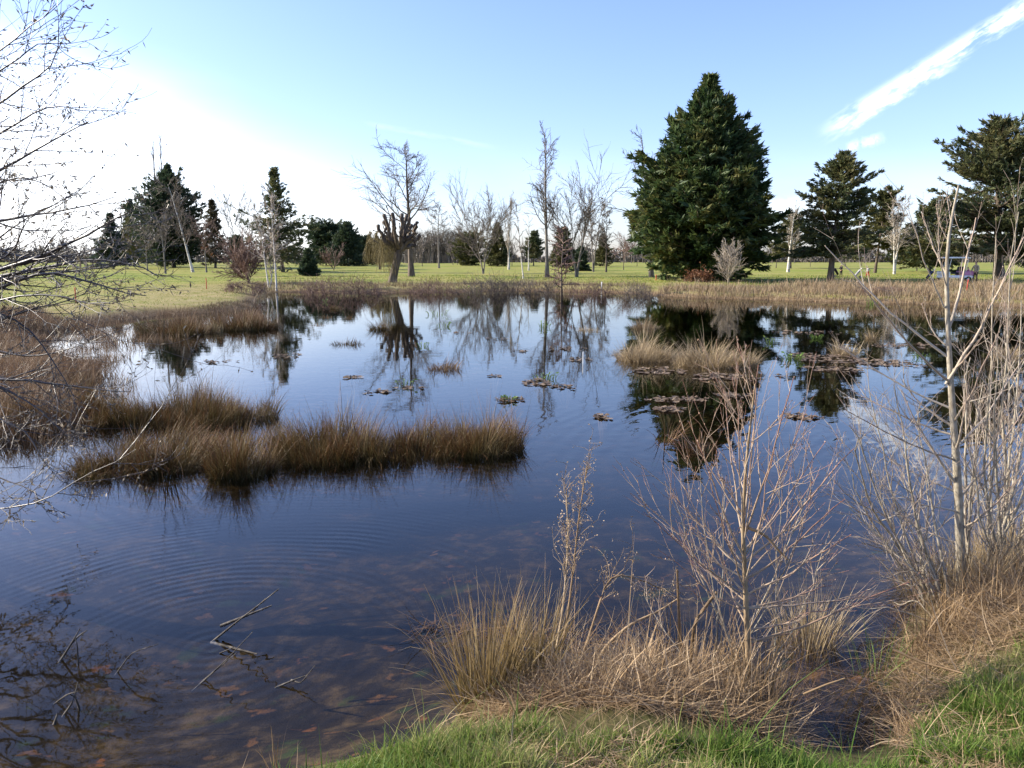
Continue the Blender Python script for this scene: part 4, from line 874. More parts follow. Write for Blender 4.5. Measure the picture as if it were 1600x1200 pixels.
# dry weed stalks with seed heads
def weed(label, pts, spray_pts, n=60, hang=.05):
    P = path([pt(*p) for p in pts], 14); o = P[0].copy(); P = P-o; t = thing('dry_weed', label, 'weed', tuple(o), 'tall dry weeds on the near bank')
    st = MB(); hd = MB(); Rr = np.linspace(.008, .002, 14); st.tubes(P, Rr, 6)
    c, r, l = grow(P[None], Rr[None], 22, .45, 1, .35, .20, .05, .16, 6, .5, .0012, .3); hd.tubes(c, r, 3)
    c2, r2, l2 = grow(c, r, 5, .2, 1, .6, .06, -.12, .3, 4, .6, .0010, .2); hd.tubes(c2, r2, 3)
    e = np.repeat(c2[:, -1], 2, 0)+rng.normal(0, .006, (len(c2)*2, 3)); hd.leaves(e, rng.normal(size=e.shape), .012, .007)
    st.build('stem', M['weed'], t); hd.build('seed_head', M['weed'], t)
weed('tall dry weed with a feathery seed head left of the saplings', [(868,1060,3.5),(885,980,3.55),(897,880,3.6),(905,800,3.62),(917,730,3.65)], None)
weed('shorter dry weed bent over to the right', [(900,1055,3.55),(925,980,3.6),(945,915,3.62),(958,893,3.65),(1000,905,3.66),(1045,925,3.66)], None)
weed('faint second weed tip beside the feathery one', [(862,1060,3.65),(880,950,3.7),(888,850,3.75),(885,765,3.75)], None)

# ------------------------------------------------------------------ saplings
def sapling(name, label, trunk_pts, tr, branches, mats, group, m2=4, extra=None, m1=0, len1=.4, m3=0, ang2=.5):
    P = path([pt(*p) for p in trunk_pts], 18); o = P[0].copy(); P = P-o; t = thing(name, label, 'sapling', tuple(o), group)
    Rr = tr*(1-.80*np.linspace(0, 1, 18)); Rr[0] *= 1.25
    tb = MB(); tb.tubes(P, Rr, 9); cb = MB()
    BP = []; BR = []
    for (pts, r0) in branches:
        q = path([pt(*p) for p in pts], 10)-o; q[1:-1] += rng.normal(0, .003, (8, 3)); BP.append(q); BR.append(np.linspace(r0, r0*.3, 10))
    C = [np.stack(BP)] if BP else []; CR = [np.stack(BR)] if BP else []
    if m1:
        c, r, l = grow(P[None], Rr[None], m1, .18, .98, .75, len1, .09, .05, 10, .42, .0020, .45); C.append(c); CR.append(r)
    C = np.concatenate(C); CR = np.concatenate(CR); cb.tubes(C, CR, 6)
    ln = np.linalg.norm(C[:, -1]-C[:, 0], axis=1)
    c2, r2, l2 = grow(C, CR, m2, .25, .95, ang2, ln*.42, .07, .05, 7, .6, .0014, .3); cb.tubes(c2, r2, 4)
    if m3:
        c3, r3, l3 = grow(c2, r2, m3, .25, .95, .5, l2*.45, .08, .10, 5, .7, .0013, .3); cb.tubes(c3, r3, 3)
    allc = np.concatenate([C[:, 1:].reshape(-1, 3), c2[:, 1:].reshape(-1, 3)]); sel = allc[rng.random(len(allc)) < .55]
    dd = rng.normal(size=sel.shape)+[0, 0, .5]; cb.leaves(sel, dd, .011, .006, rnd=.2)
    tb.build('trunk', M[mats[0]], t); cb.build('crown', M[mats[1]], t)
    return t
SG = 'bare saplings on the near bank'
D = 3.35
mid_br = []
for (sx, sy, ex, ey, dz, r0) in [(1168,1000,1240,990,.15,.008),(1168,985,1300,950,-.1,.007),(1166,950,1300,915,.1,.007),(1165,930,1330,835,-.15,.008),(1164,905,1320,780,.2,.008),
  (1163,880,1335,700,-.1,.008),(1163,860,1290,690,.25,.007),(1162,840,1240,590,-.1,.007),(1161,830,1185,570,.15,.007),(1161,825,1150,590,-.2,.006),(1162,850,1130,610,.2,.007),
  (1163,870,1090,690,-.1,.007),(1164,890,1050,770,.2,.007),(1165,905,985,770,.1,.006),(1166,930,1005,800,-.25,.006),(1166,940,1045,830,.25,.006),(1167,960,1030,860,.1,.005),
  (1164,900,1280,740,.3,.006),(1164,910,1210,700,-.3,.006),(1163,870,1260,640,.05,.006),(1165,920,1110,760,-.3,.006),(1166,950,1390,930,.05,.007),(1168,1005,1420,910,-.05,.008)]:
    r0 *= .72; mx, my = sx+(ex-sx)*.42, sy+(ey-sy)*.36+3
    mid_br.append(([(sx, sy, D), (mx, my, D+dz*.5), ((mx+ex)/2, (my+ey)/2-4, D+dz*.8), (ex, ey, D+dz)], r0))
sapling('bare_sapling', 'middle bare sapling with red-tipped whips in the straw on the near bank', [(1172,1085,3.3),(1168,1000,D),(1164,900,D),(1160,820,D),(1166,720,D),(1180,600,D)], .016, mid_br, ('sapbark','saptwig'), SG, 5, m1=14, len1=.45, m3=2)
D = 4.5
rt = []
for (sx, sy, ex, ey, dz, r0) in [(1480,520,1525,340,.1,.011),(1478,600,1600,370,-.2,.011),(1490,640,1310,540,.2,.009),(1488,600,1340,440,-.2,.009),(1484,560,1290,385,.1,.010),(1479,430,1440,330,.1,.007),
  (1492,680,1330,610,.3,.008),(1494,720,1320,640,-.3,.008),(1497,770,1350,690,.2,.008),(1497,780,1600,640,.2,.010),(1494,700,1600,560,.3,.009),(1490,660,1560,520,-.3,.009),(1475,480,1420,330,-.2,.006),
  (1498,800,1370,760,-.2,.007),(1499,830,1600,740,-.2,.009),(1500,850,1400,800,.3,.007)]:
    r0 *= .85; mx, my = sx+(ex-sx)*.42, sy+(ey-sy)*.37+4
    rt.append(([(sx, sy, D), (mx, my, D+dz*.5), ((mx+ex)/2, (my+ey)/2, D+dz*.8), (ex, ey, D+dz)], r0))
sapling('bare_sapling', 'tall pale grey sapling at right with a scarred red-brown trunk foot', [(1503,915,D),(1500,850,D),(1497,760,D),(1488,640,D),(1482,540,D),(1478,430,D),(1482,360,D),(1498,290,D)], .030, rt, ('sapgrey','shrubtwig'), SG, 4, m1=8, len1=.55, m3=2)
# multi-stemmed willow scrub round it
def scrub(label, base_px, base_py, Y, tips, r0, m2, m3, mat='shrubtwig'):
    b = pt(base_px, base_py, Y); t = thing('willow_scrub', label, 'shrub', tuple(b), 'pale willow scrub on the right bank')
    sb = MB(); cb = MB(); Ps = []; Rs = []
    for (tx, ty, dy) in tips:
        s0 = b+np.array([rng.normal(0, .10), rng.normal(0, .10), -.03]); e = pt(tx, ty, Y+dy); mid = s0*.55+e*.45+np.array([(e[0]-s0[0])*.14, 0, (e[2]-s0[2])*-.02])
        e = e-np.array([0, 0, .16]); q = path([s0, mid, e], 12); q[1:-1] += np.cumsum(rng.normal(0, .006, (10, 3)), 0); Ps.append(q-b); Rs.append(np.linspace(r0*random.uniform(.7, 1.2), r0*.25, 12))
    P = np.stack(Ps); Rr = np.stack(Rs)
    for i in range(len(P)):
        s_ = MB(); s_.tubes(P[i], Rr[i], 7); s_.build('stem', M['sapgrey'], t)
    ln = np.linalg.norm(P[:, -1]-P[:, 0], axis=1)
    c, r, l = grow(P, Rr, m2, .2, .97, .5, ln*.30, .05, .06, 8, .6, .0017, .35); cb.tubes(c, r, 4)
    c2, r2, l2 = grow(c, r, m3, .2, .95, .5, l*.45, .06, .1, 5, .7, .0014, .3); cb.tubes(c2, r2, 3)
    cb.build('crown', M[mat], t)
scrub('pale willow scrub at the left foot of the tall right sapling', 1480, 935, 4.35, [(1360,560,.1),(1330,620,-.2),(1410,700,.1),(1345,640,-.3),(1370,700,.3),(1330,750,-.2),(1400,560,.3),(1420,640,-.3),(1440,590,.2),(1390,800,-.4),(1350,810,.2),(1455,690,.4),(1335,700,.1)], .010, 10, 6)
scrub('dense pale willow scrub right of the tall right sapling', 1545, 905, 4.7, [(1520,520,.3),(1560,480,-.2),(1600,430,.2),(1540,560,.5),(1590,520,-.3),(1640,470,.2),(1575,620,.4),(1650,600,-.2),(1510,640,-.4),(1610,680,.3),(1660,720,0),(1530,600,.1),(1555,520,-.4),(1580,700,.2)], .012, 10, 6)
scrub('thin pale willow stems at the right edge', 1600, 880, 5.1, [(1560,330,.3),(1596,290,-.2),(1640,400,.2),(1575,500,.3),(1660,520,-.3)], .012, 7, 4)
scrub('fine reddish whips crowding round the foot of the middle sapling', 1160, 1070, 3.42, [(1040,700,.1),(1090,640,-.1),(1215,650,.15),(1270,700,-.1),(1010,860,.1),(1300,780,.1),(1130,690,.2),(1245,800,-.15)], .0045, 7, 3, 'saptwig')
scrub('short reddish willow stems between the saplings and the right bank', 1470, 950, 4.1, [(1380,860,.2),(1350,900,-.1),(1430,780,.2),(1450,820,-.2),(1400,900,.1)], .006, 5, 3, 'saptwig')

# ------------------------------------------------------------------ left overhanging alder
def alder():
    b = np.array([-5.0, 5.6, zt(-5.0, 5.6)-.05]); t = thing('overhanging_alder', 'bare budding alder reaching in from the left edge over the water', 'tree', tuple(b))
    tb = MB(); T = path([b, b+[.1, .1, 1.2], b+[.0, .2, 2.6], b+[.3, .3, 4.2], b+[.5, .3, 5.6]], 12)-b; tr = np.linspace(.11, .02, 12); tb.tubes(T, tr, 10)
    def tp(z):
        k = np.interp(z, T[:, 2]+b[2], np.arange(12)); i = int(min(k, 10)); return b+T[i]*(1-(k-i))+T[i+1]*(k-i)
    L = [([(0,270),(60,235),(95,215),(138,190)],5.4,.016),([(-20,180),(50,130),(92,100),(92,45)],5.6,.012),([(-20,90),(30,45),(62,18),(85,8)],5.3,.010),([(-10,345),(60,330),(110,322),(178,308)],5.5,.015),
         ([(-10,425),(60,402),(120,380),(200,332)],5.2,.020),([(-10,432),(80,412),(160,405),(248,432)],5.7,.016),([(-10,452),(70,418),(150,442),(228,462)],5.4,.016),([(20,405),(35,370),(42,345),(62,330)],5.3,.012),
         ([(-20,585),(60,595),(130,605),(205,612)],5.8,.012),([(-20,590),(50,630),(90,660),(132,690)],5.5,.011),([(-20,735),(40,762),(75,780),(30,796)],5.3,.009),([(-20,800),(60,790),(130,735),(212,702)],5.0,.007),
         ([(-10,505),(60,480),(110,470),(155,440)],5.6,.010),([(-20,380),(40,400),(120,395),(190,375)],5.9,.012),([(-20,540),(50,560),(120,545),(170,520)],6.1,.010),([(-20,470),(60,450),(110,455),(170,478)],5.0,.012),
         ([(-20,300),(30,280),(70,300),(110,340)],6.2,.010),([(-20,215),(40,180),(80,150),(135,180)],6.0,.011),([(-20,640),(40,670),(70,720),(110,760)],6.0,.009),([(-30,440),(60,430),(130,420),(215,410)],6.3,.014),([(-20,130),(30,100),(60,70),(105,80)],5.9,.010),([(-30,480),(40,520),(90,590),(120,650)],5.6,.010)]
    lb = MB(); Ps = []; Rs = []
    for pts, Y, r0 in L:
        v = [pt(a, c, Y-.25*i/3) for i, (a, c) in enumerate(pts)]
        s = tp(max(.5, min(4.6, v[0][2]-.25))); q = path([s]+v, 16); q[1:-1] += np.cumsum(rng.normal(0, .006, (14, 3)), 0); Ps.append(q-b); Rs.append(np.linspace(r0*1.5, r0*.18, 16))
    P = np.stack(Ps); Rr = np.stack(Rs); lb.tubes(P, Rr, 7)
    # limbs out of the picture, seen in the water
    c0, r0_, l0 = grow(T[None], tr[None], 16, .2, .98, .9, 1.5, .06, .1, 10, .4, .004, .4); lb.tubes(c0, r0_, 5)
    cb = MB(); bd = MB()
    ln = np.linalg.norm(P[:, -1]-P[:, 0], axis=1)
    c1, r1, l1 = grow(P, Rr, 13, .35, .98, .55, ln*.26, .04, .10, 8, .55, .0026, .35); cb.tubes(c1, r1, 4)
    c2, r2, l2 = grow(c1, r1, 5, .2, .98, .6, l1*.45, .03, .12, 6, .6, .0018, .3); cb.tubes(c2, r2, 3)
    d1, e1, m1 = grow(c0, r0_, 10, .25, .98, .6, .5, .03, .1, 7, .55, .003, .3); cb.tubes(d1, e1, 3)
    d2, e2, m2 = grow(d1, e1, 4, .2, .98, .6, .2, .03, .12, 5, .6, .002, .3); cb.tubes(d2, e2, 3)
    q = np.concatenate([c1[:, 2:].reshape(-1, 3), c2[:, 1:].reshape(-1, 3)]); q = q[rng.random(len(q)) < .42]
    bd.leaves(q, rng.normal(size=q.shape)+[.3, 0, -.3], .030*np.exp(rng.normal(0, .35, len(q))), .012)
    tb.build('trunk', M['alder'], t); lb.build('limbs', M['alder'], t); cb.build('crown', M['alder'], t); tag(bd.build('catkins', M['bud'], t), kind='stuff')
alder()

# ------------------------------------------------------------------ twigs standing in the near water
def dead_twig(label, forks, name='dead_branch'):
    o = None; mb = MB()
    for pts, r0 in forks:
        P = path([at(a, c, z) for a, c, z in pts], 10)
        if o is None: o = P[0].copy()
        mb.tubes(P-o, np.linspace(r0, r0*.4, 10), 6)
    tag(mb.build(name, M['deadwood']), label, 'dead branch', 'dead branches lying in the near water').location = o
dead_twig('forked dead branch sticking out of the near water, left of the centre', [([(330,1004,-.02),(372,970,.12),(405,945,.22),(436,920,.30)],.007),([(345,978,.05),(385,962,.12),(425,946,.16)],.010),([(395,955,.16),(405,945,.20),(415,935,.25)],.004),
   ([(330,1004,-.02),(370,1014,.0),(402,1022,.01)],.010),([(343,1021,.0),(368,1010,.04)],.004)])
dead_twig('thin dead twigs with green blades beside the forked branch', [([(310,1070,-.03),(350,1035,.10),(395,987,.22)],.004),([(300,1080,-.03),(340,1045,.06),(370,1020,.12)],.004),([(180,1055,-.02),(205,1020,.12),(248,1006,.16)],.004)])
dead_twig('short forked dead twig in the water near the left edge', [([(92,1036,-.02),(112,1005,.10),(125,982,.18)],.007),([(112,1005,.10),(125,992,.13),(136,985,.16)],.006),([(122,1040,-.02),(121,1010,.08),(118,996,.14)],.005)])
dead_twig('bunch of pale broken twigs in the lower left water', [([(98,1120,-.02),(115,1095,.08),(122,1065,.16)],.006),([(85,1100,-.01),(105,1085,.05),(122,1080,.10)],.005),([(125,1110,-.02),(118,1090,.07),(110,1085,.1)],.006),([(85,1132,.0),(90,1115,.05)],.008)])
dead_twig('small curled twig floating near the lower middle', [([(430,1075,-.01),(460,1062,.03),(480,1055,.05)],.006),([(455,1062,.02),(470,1068,.03),(492,1040,.10)],.004)])

# ------------------------------------------------------------------ solid helpers for small objects
def solid(name, parts, mat, parent=None, bevel=.01):
    """boxes (cx,cy,cz,sx,sy,sz,rx,rz), joined and bevelled, as one mesh"""
    bm = bmesh.new()
    from mathutils import Matrix
    for p in parts:
        cx, cy, cz, sx, sy, sz = p[:6]; rx = p[6] if len(p) > 6 else 0; ry = p[7] if len(p) > 7 else 0
        bmesh.ops.create_cube(bm, size=1, matrix=Matrix.Translation((cx, cy, cz)) @ Matrix.Rotation(rx, 4, 'X') @ Matrix.Rotation(ry, 4, 'Y') @ Matrix.Diagonal((sx, sy, sz, 1)))
    bmesh.ops.bevel(bm, geom=bm.edges[:], offset=bevel, segments=2, affect='EDGES')
    me = bpy.data.meshes.new(name); bm.to_mesh(me); bm.free(); me.materials.append(mat)
    o = bpy.data.objects.new(name, me); COL.objects.link(o); o.parent = parent
    return o
def rods(name, lst, mat, parent, sides=8):
    mb = MB()
    for pts, r in lst:
        P = path(pts, 8); mb.tubes(P, np.full(8, r), sides)
    return mb.build(name, mat, parent)
def wheel(parent, loc, r, w):
    from mathutils import Matrix
    out = []
    root = None
    for nm, R0, R1, W, m in (('wheel', r*.62, r, w, 'rubber'), ('rim', .0, r*.64, w*.6, 'alloy')):
        a = np.linspace(0, 2*PI, 25)[:-1]
        prof = [(max(R0, .005), -W/2), (R1*.94, -W/2), (R1, -W/4), (R1, W/4), (R1*.94, W/2), (max(R0, .005), W/2)]
        V = np.array([[(q*math.cos(b), x, q*math.sin(b)) for b in a] for q, x in prof]); n = len(a)
        idx = np.arange(len(prof)*n).reshape(len(prof), n); nx = np.roll(idx, -1, 1)
        mb = MB(); mb.add(V, np.stack([idx[:-1], nx[:-1], nx[1:], idx[1:]], -1), 0., 0.)
        o = mb.build(nm, M[m], parent if root is None else root)
        if root is None: o.location = loc; root = o
    return root
M['white'] = plain('white_plastic', (.8,.8,.78), .35); M['black'] = plain('black_cloth', (.012,.012,.014), .8); M['rubber'] = plain('black_rubber', (.02,.02,.02), .8)
M['alloy'] = plain('grey_metal', (.5,.5,.5), .35, metal=.8); M['red'] = plain('red_cloth', (.42,.035,.03), .8); M['redpaint'] = plain('red_paint', (.5,.05,.03), .5)
M['pink'] = plain('pink_cover', (.55,.22,.36), .6); M['pinkc'] = plain('pink_cloth', (.52,.16,.28), .8); M['beige'] = plain('beige_cloth', (.36,.29,.19), .8); M['brown'] = plain('brown_cloth', (.10,.065,.045), .8)
M['skin'] = plain('skin', (.48,.28,.2), .5, noise=.05); M['grey'] = plain('grey_cloth', (.35,.35,.37), .8); M['hairm'] = plain('brown_hair', (.06,.04,.025), .6); M['navy'] = plain('navy_bag', (.03,.04,.08), .6)

# red and white stakes
def stake(label, px, by, ty, mat='redpaint', lean=0.0, name='marker_stake', d=None, wet=False):
    x, y, z = place(px, by, d) if d else (lambda g: (g[0], g[1], 0. if wet else zt(g[0], g[1])))(at(px, by, 0. if wet else .35))
    H = height(ty, y, z); r = .009 if wet else max(.022, .0016*y/3)
    mb = MB(); P = np.array([(0,0,-.2),(lean*.5,0,H*.5),(lean,0,H*.94),(lean,0,H*.97),(lean,0,H)]); mb.tubes(P, np.array([r, r, r, r*.8, r*.1]), 8)
    o = tag(mb.build(name, M[mat], smooth=True), label, 'stake', 'marker stakes round the pond'); o.location = (x, y, z)
stake('red marker stake on the left lawn behind the alder twigs', 119, 474, 448)
stake('red marker stake on the left lawn below the leaning birch', 323, 452, 434)
stake('small red marker stake at the left foot of the huge cypress', 1025, 440, 429)
stake('red marker stake in front of the golf buggy', 1510, 456, 436, lean=.05)
stake('short white marker post on the far bank left of the cypress', 940, 449, 440, 'white')
stake('tiny white post behind the small spruce', 491, 431, 422, 'white')
stake('thin white stick standing in the pond left of the grass islands', 911, 567, 549, 'white', name='white_stick', wet=True)

# ------------------------------------------------------------------ people
def skin_mesh(name, joints, edges, mat, parent, root=0):
    me = bpy.data.meshes.new(name); me.from_pydata([j[:3] for j in joints], edges, [])
    o = bpy.data.objects.new(name, me); COL.objects.link(o); o.parent = parent; me.materials.append(mat)
    md = o.modifiers.new('Skin', 'SKIN'); md.use_smooth_shade = True
    for i, j in enumerate(joints):
        sv = me.skin_vertices[0].data[i]; sv.radius = (j[3], j[4] if len(j) > 4 else j[3]); sv.use_root = (i == root)
    sb = o.modifiers.new('Subsurf', 'SUBSURF'); sb.levels = 1; sb.render_levels = 1
    return o
def person(label, px, by, ty, rz, top, legs, hat, armL, armR, bendf=0.0, stride=.10):
    x, y, z = place(px, by); H = height(ty, y, z); k = H/1.74
    t = thing('person', label, 'person', (x, y, z), None, rz); t.scale = (k, k, k)
    b = bendf
    hip = (0, 0, .93); ch = (0, .10*b+.0, 1.22); sh = (0, .24*b, 1.42); nk = (0, .30*b+.01, 1.50); hd = (0, .36*b+.03, 1.62); tp = (0, .38*b+.03, 1.72)
    J = [(*hip, .13, .10), (*ch, .14, .10), (*sh, .10, .085), (*nk, .052), (*hd, .082, .098), (*tp, .06, .07)]
    E = [(0,1),(1,2),(2,3),(3,4),(4,5)]
    def limb(start, pts):
        p = start
        for q in pts: J.append(q); E.append((p, len(J)-1)); p = len(J)-1
        return p
    arms = {}
    for s, (el, wr) in ((-1, armL), (1, armR)):
        a0 = len(J)
        limb(2, [(s*.19, sh[1], 1.40, .055), (s*.22+s*el[0], sh[1]+el[1], 1.40+el[2], .043), (s*.22+s*wr[0], sh[1]+wr[1], 1.40+wr[2], .028)])
        wi = len(J)-1; w = np.array(J[wi][:3]); e = np.array(J[wi-1][:3]); d = nrm(w-e)
        side = nrm(np.cross(d, [0, 0, 1.0])+1e-6); up = np.cross(side, d)
        pm = w+d*.07; J.append((*pm, .032, .016)); E.append((wi, len(J)-1)); pi = len(J)-1
        for f, ln in zip((-.03, -.01, .01, .03), (.065, .08, .075, .06)):                 # fingers
            r1 = pm+d*.03+side*f; r2 = r1+d*ln*.6-up*.012; r3 = r2+d*ln*.4-up*.028
            limb(pi, [(*r1, .009), (*r2, .008), (*r3, .007)])
        th = w+d*.035+side*.035*s; limb(wi, [(*th, .010), (*(th+d*.045+side*.012*s-up*.01), .008)])
        arms[s] = a0
    for s in (-1, 1):
        f = stride*s
        limb(0, [(s*.09, 0, .86, .085), (s*.10, f*.5+.02, .48, .055), (s*.10, f, .09, .04), (s*.11, f+.13, .035, .035, .03)])
    body = skin_mesh('body', J, E, M['skin'], t)
    # face: nose, eyes, ears
    solid('face', [(0, hd[1]+.10, 1.615, .022, .03, .035), (-.032, hd[1]+.088, 1.64, .022, .012, .012), (.032, hd[1]+.088, 1.64, .022, .012, .012), (0, hd[1]+.09, 1.575, .045, .01, .01), (-.085, hd[1], 1.62, .015, .035, .055), (.085, hd[1], 1.62, .015, .035, .055)], M['skin'], t, .004)
    q = .018
    tj = [(0, 0, .86, .155, .125), (0, ch[1], 1.22, .16, .12), (*sh, .12, .10), (nk[0], nk[1], 1.475, .065)]; te = [(0,1),(1,2),(2,3)]
    for s in (-1, 1):
        a0 = arms[s]; p = 2
        for i, rr in ((a0, .075), (a0+1, .062), (a0+2, .044)):
            tj.append((*J[i][:3], rr)); te.append((p, len(tj)-1)); p = len(tj)-1
    skin_mesh('jacket', tj, te, M[top], t)
    lj = [(0, 0, .93, .15, .12)]; le = []
    for s in (-1, 1):
        f = stride*s; p = 0
        for v in ((s*.09, 0, .84, .105), (s*.10, f*.5+.02, .48, .078), (s*.10, f, .11, .062)):
            lj.append(v); le.append((p, len(lj)-1)); p = len(lj)-1
    skin_mesh('trousers', lj, le, M[legs], t)
    for s in (-1, 1):
        f = stride*s; solid('shoe', [(s*.11, f+.07, .04, .09, .26, .085)], M['black'], t, .03)
    skin_mesh('cap' if hat == 'white' else 'hair', [(0, hd[1]-.01, 1.66, .098, .112), (0, tp[1]-.02, 1.735, .07, .08)], [(0, 1)], M[hat], t)
    if hat == 'white': solid('cap_peak', [(0, hd[1]+.14, 1.675, .14, .12, .014)], M['white'], t, .005)
    return t
person('golfer in black with a white cap standing beside a golf bag near the dark pine', 1314, 433.5, 413, PI*.6, 'black', 'black', 'white', ((.05,.10,-.26),(-.10,.30,-.20)), ((.05,.10,-.26),(-.10,.30,-.20)))
person('golfer in red trousers and grey top pulling a trolley', 1356, 434.5, 416, PI*.5, 'grey', 'red', 'white', ((.06,-.16,-.26),(.04,-.36,-.40)), ((.05,.02,-.28),(.02,.14,-.50)), .35, .24)
person('person in a pink top standing at the back of the buggy', 1513, 440.5, 417, PI*.4, 'pinkc', 'brown', 'hairm', ((.06,.0,-.28),(.02,.2,-.42)), ((.05,.04,-.28),(.0,.26,-.40)), .2)
person('tall person in a beige jacket and brown trousers right of the buggy', 1524, 442, 409, PI*.62, 'beige', 'brown', 'hairm', ((.06,.02,-.28),(.03,.16,-.50)), ((.08,.04,-.28),(.04,.20,-.44)))

# golf bags on trolleys
def trolley(label, px, by, ty, rz, bagm, trim):
    x, y, z = place(px, by); H = height(ty, y, z); k = H/1.12
    t = thing('golf_trolley', label, 'golf trolley', (x, y, z), 'golf bags on trolleys', rz); t.scale = (k, k, k)
    wheel(t, (-.1, .28, .15), .15, .05); wheel(t, (-.1, -.28, .15), .15, .05); wheel(t, (.45, 0, .10), .10, .05)
    rods('trolley_frame', [([(-.1,.28,.15),(-.1,-.28,.15)], .015), ([(.45,0,.10),(.05,0,.32),(-.55,0,1.02)], .018), ([(-.55,-.12,1.02),(-.55,.12,1.02)], .018)], M['alloy'], t)
    mb = MB(); P = np.array([(.42,0,.16),(.40,0,.19),(.20,0,.47),(-.02,0,.75),(-.10,0,.86),(-.12,0,.89)]); mb.tubes(P+[0.06, 0, .12], np.array([.02,.13,.135,.14,.15,.10]), 12); bag = mb.build('golf_bag', M[bagm], t)
    solid('pocket', [(.33, .0, .55, .26, .20, .12, 0, .9)], M[trim], bag, .03)
    for q in (-.07, -.02, .03, .08):
        cl = rods('golf_club', [([(.05+.06, q, .78), (-.20, q*1.4, 1.20)], .008)], M['alloy'], t, 6)
        solid('club_head', [(-.21, q*1.4, 1.22, .09, .05, .05, 0, .5)], M[trim], cl, .015)
trolley('black and white golf bag on a trolley beside the golfer in black', 1304, 434, 418, 0.3, 'black', 'white')
trolley('grey and white golf bag on a trolley pulled by the golfer in red', 1343, 435, 420, PI*.9, 'grey', 'white')
trolley('large navy and white golf bag on a trolley left of the buggy', 1456, 440.5, 422, PI*.95, 'navy', 'white')

# golf buggy
def buggy():
    x, y, z = place(1492, 441.5); t = thing('golf_buggy', 'golf buggy with a white roof and pink rear beyond the right sapling', 'golf buggy', (x, y, z), None, -.1)
    solid('body', [(0, 0, .42, 2.3, 1.15, .22), (-.85, 0, .66, .55, 1.1, .32), (-1.02, 0, .72, .3, 1.0, .2)], M['white'], t, .06)
    solid('rear_cover', [(.70, 0, .66, .95, 1.12, .36), (1.0, 0, .82, .3, 1.0, .2)], M['pink'], t, .07)
    solid('seat', [(.15, 0, .70, .5, 1.05, .14), (.38, 0, .98, .12, 1.05, .45, 0, .15)], M['black'], t, .04)
    solid('roof', [(-.05, 0, 1.86, 1.75, 1.2, .07), (-.05, 0, 1.91, 1.5, 1.0, .05)], M['white'], t, .025)
    for sx, tx in ((-.75, -.55), (.55, .68)):
        for sy in (-.5, .5): rods('roof_post', [([(sx, sy, .6), (tx, sy, 1.84)], .022)], M['alloy'], t)
    rods('steering_wheel', [([(-.35+.16*math.cos(a)*.5, -.25+.16*math.sin(a), 1.05+.16*math.cos(a)*.8) for a in np.linspace(0, 6.28, 12)], .014), ([(-.55,-.25,.8),(-.35,-.25,1.05)], .02)], M['black'], t)
    for sx in (-.8, .75):
        for sy in (-.52, .52): wheel(t, (sx, sy, .23), .23, .17)
buggy()

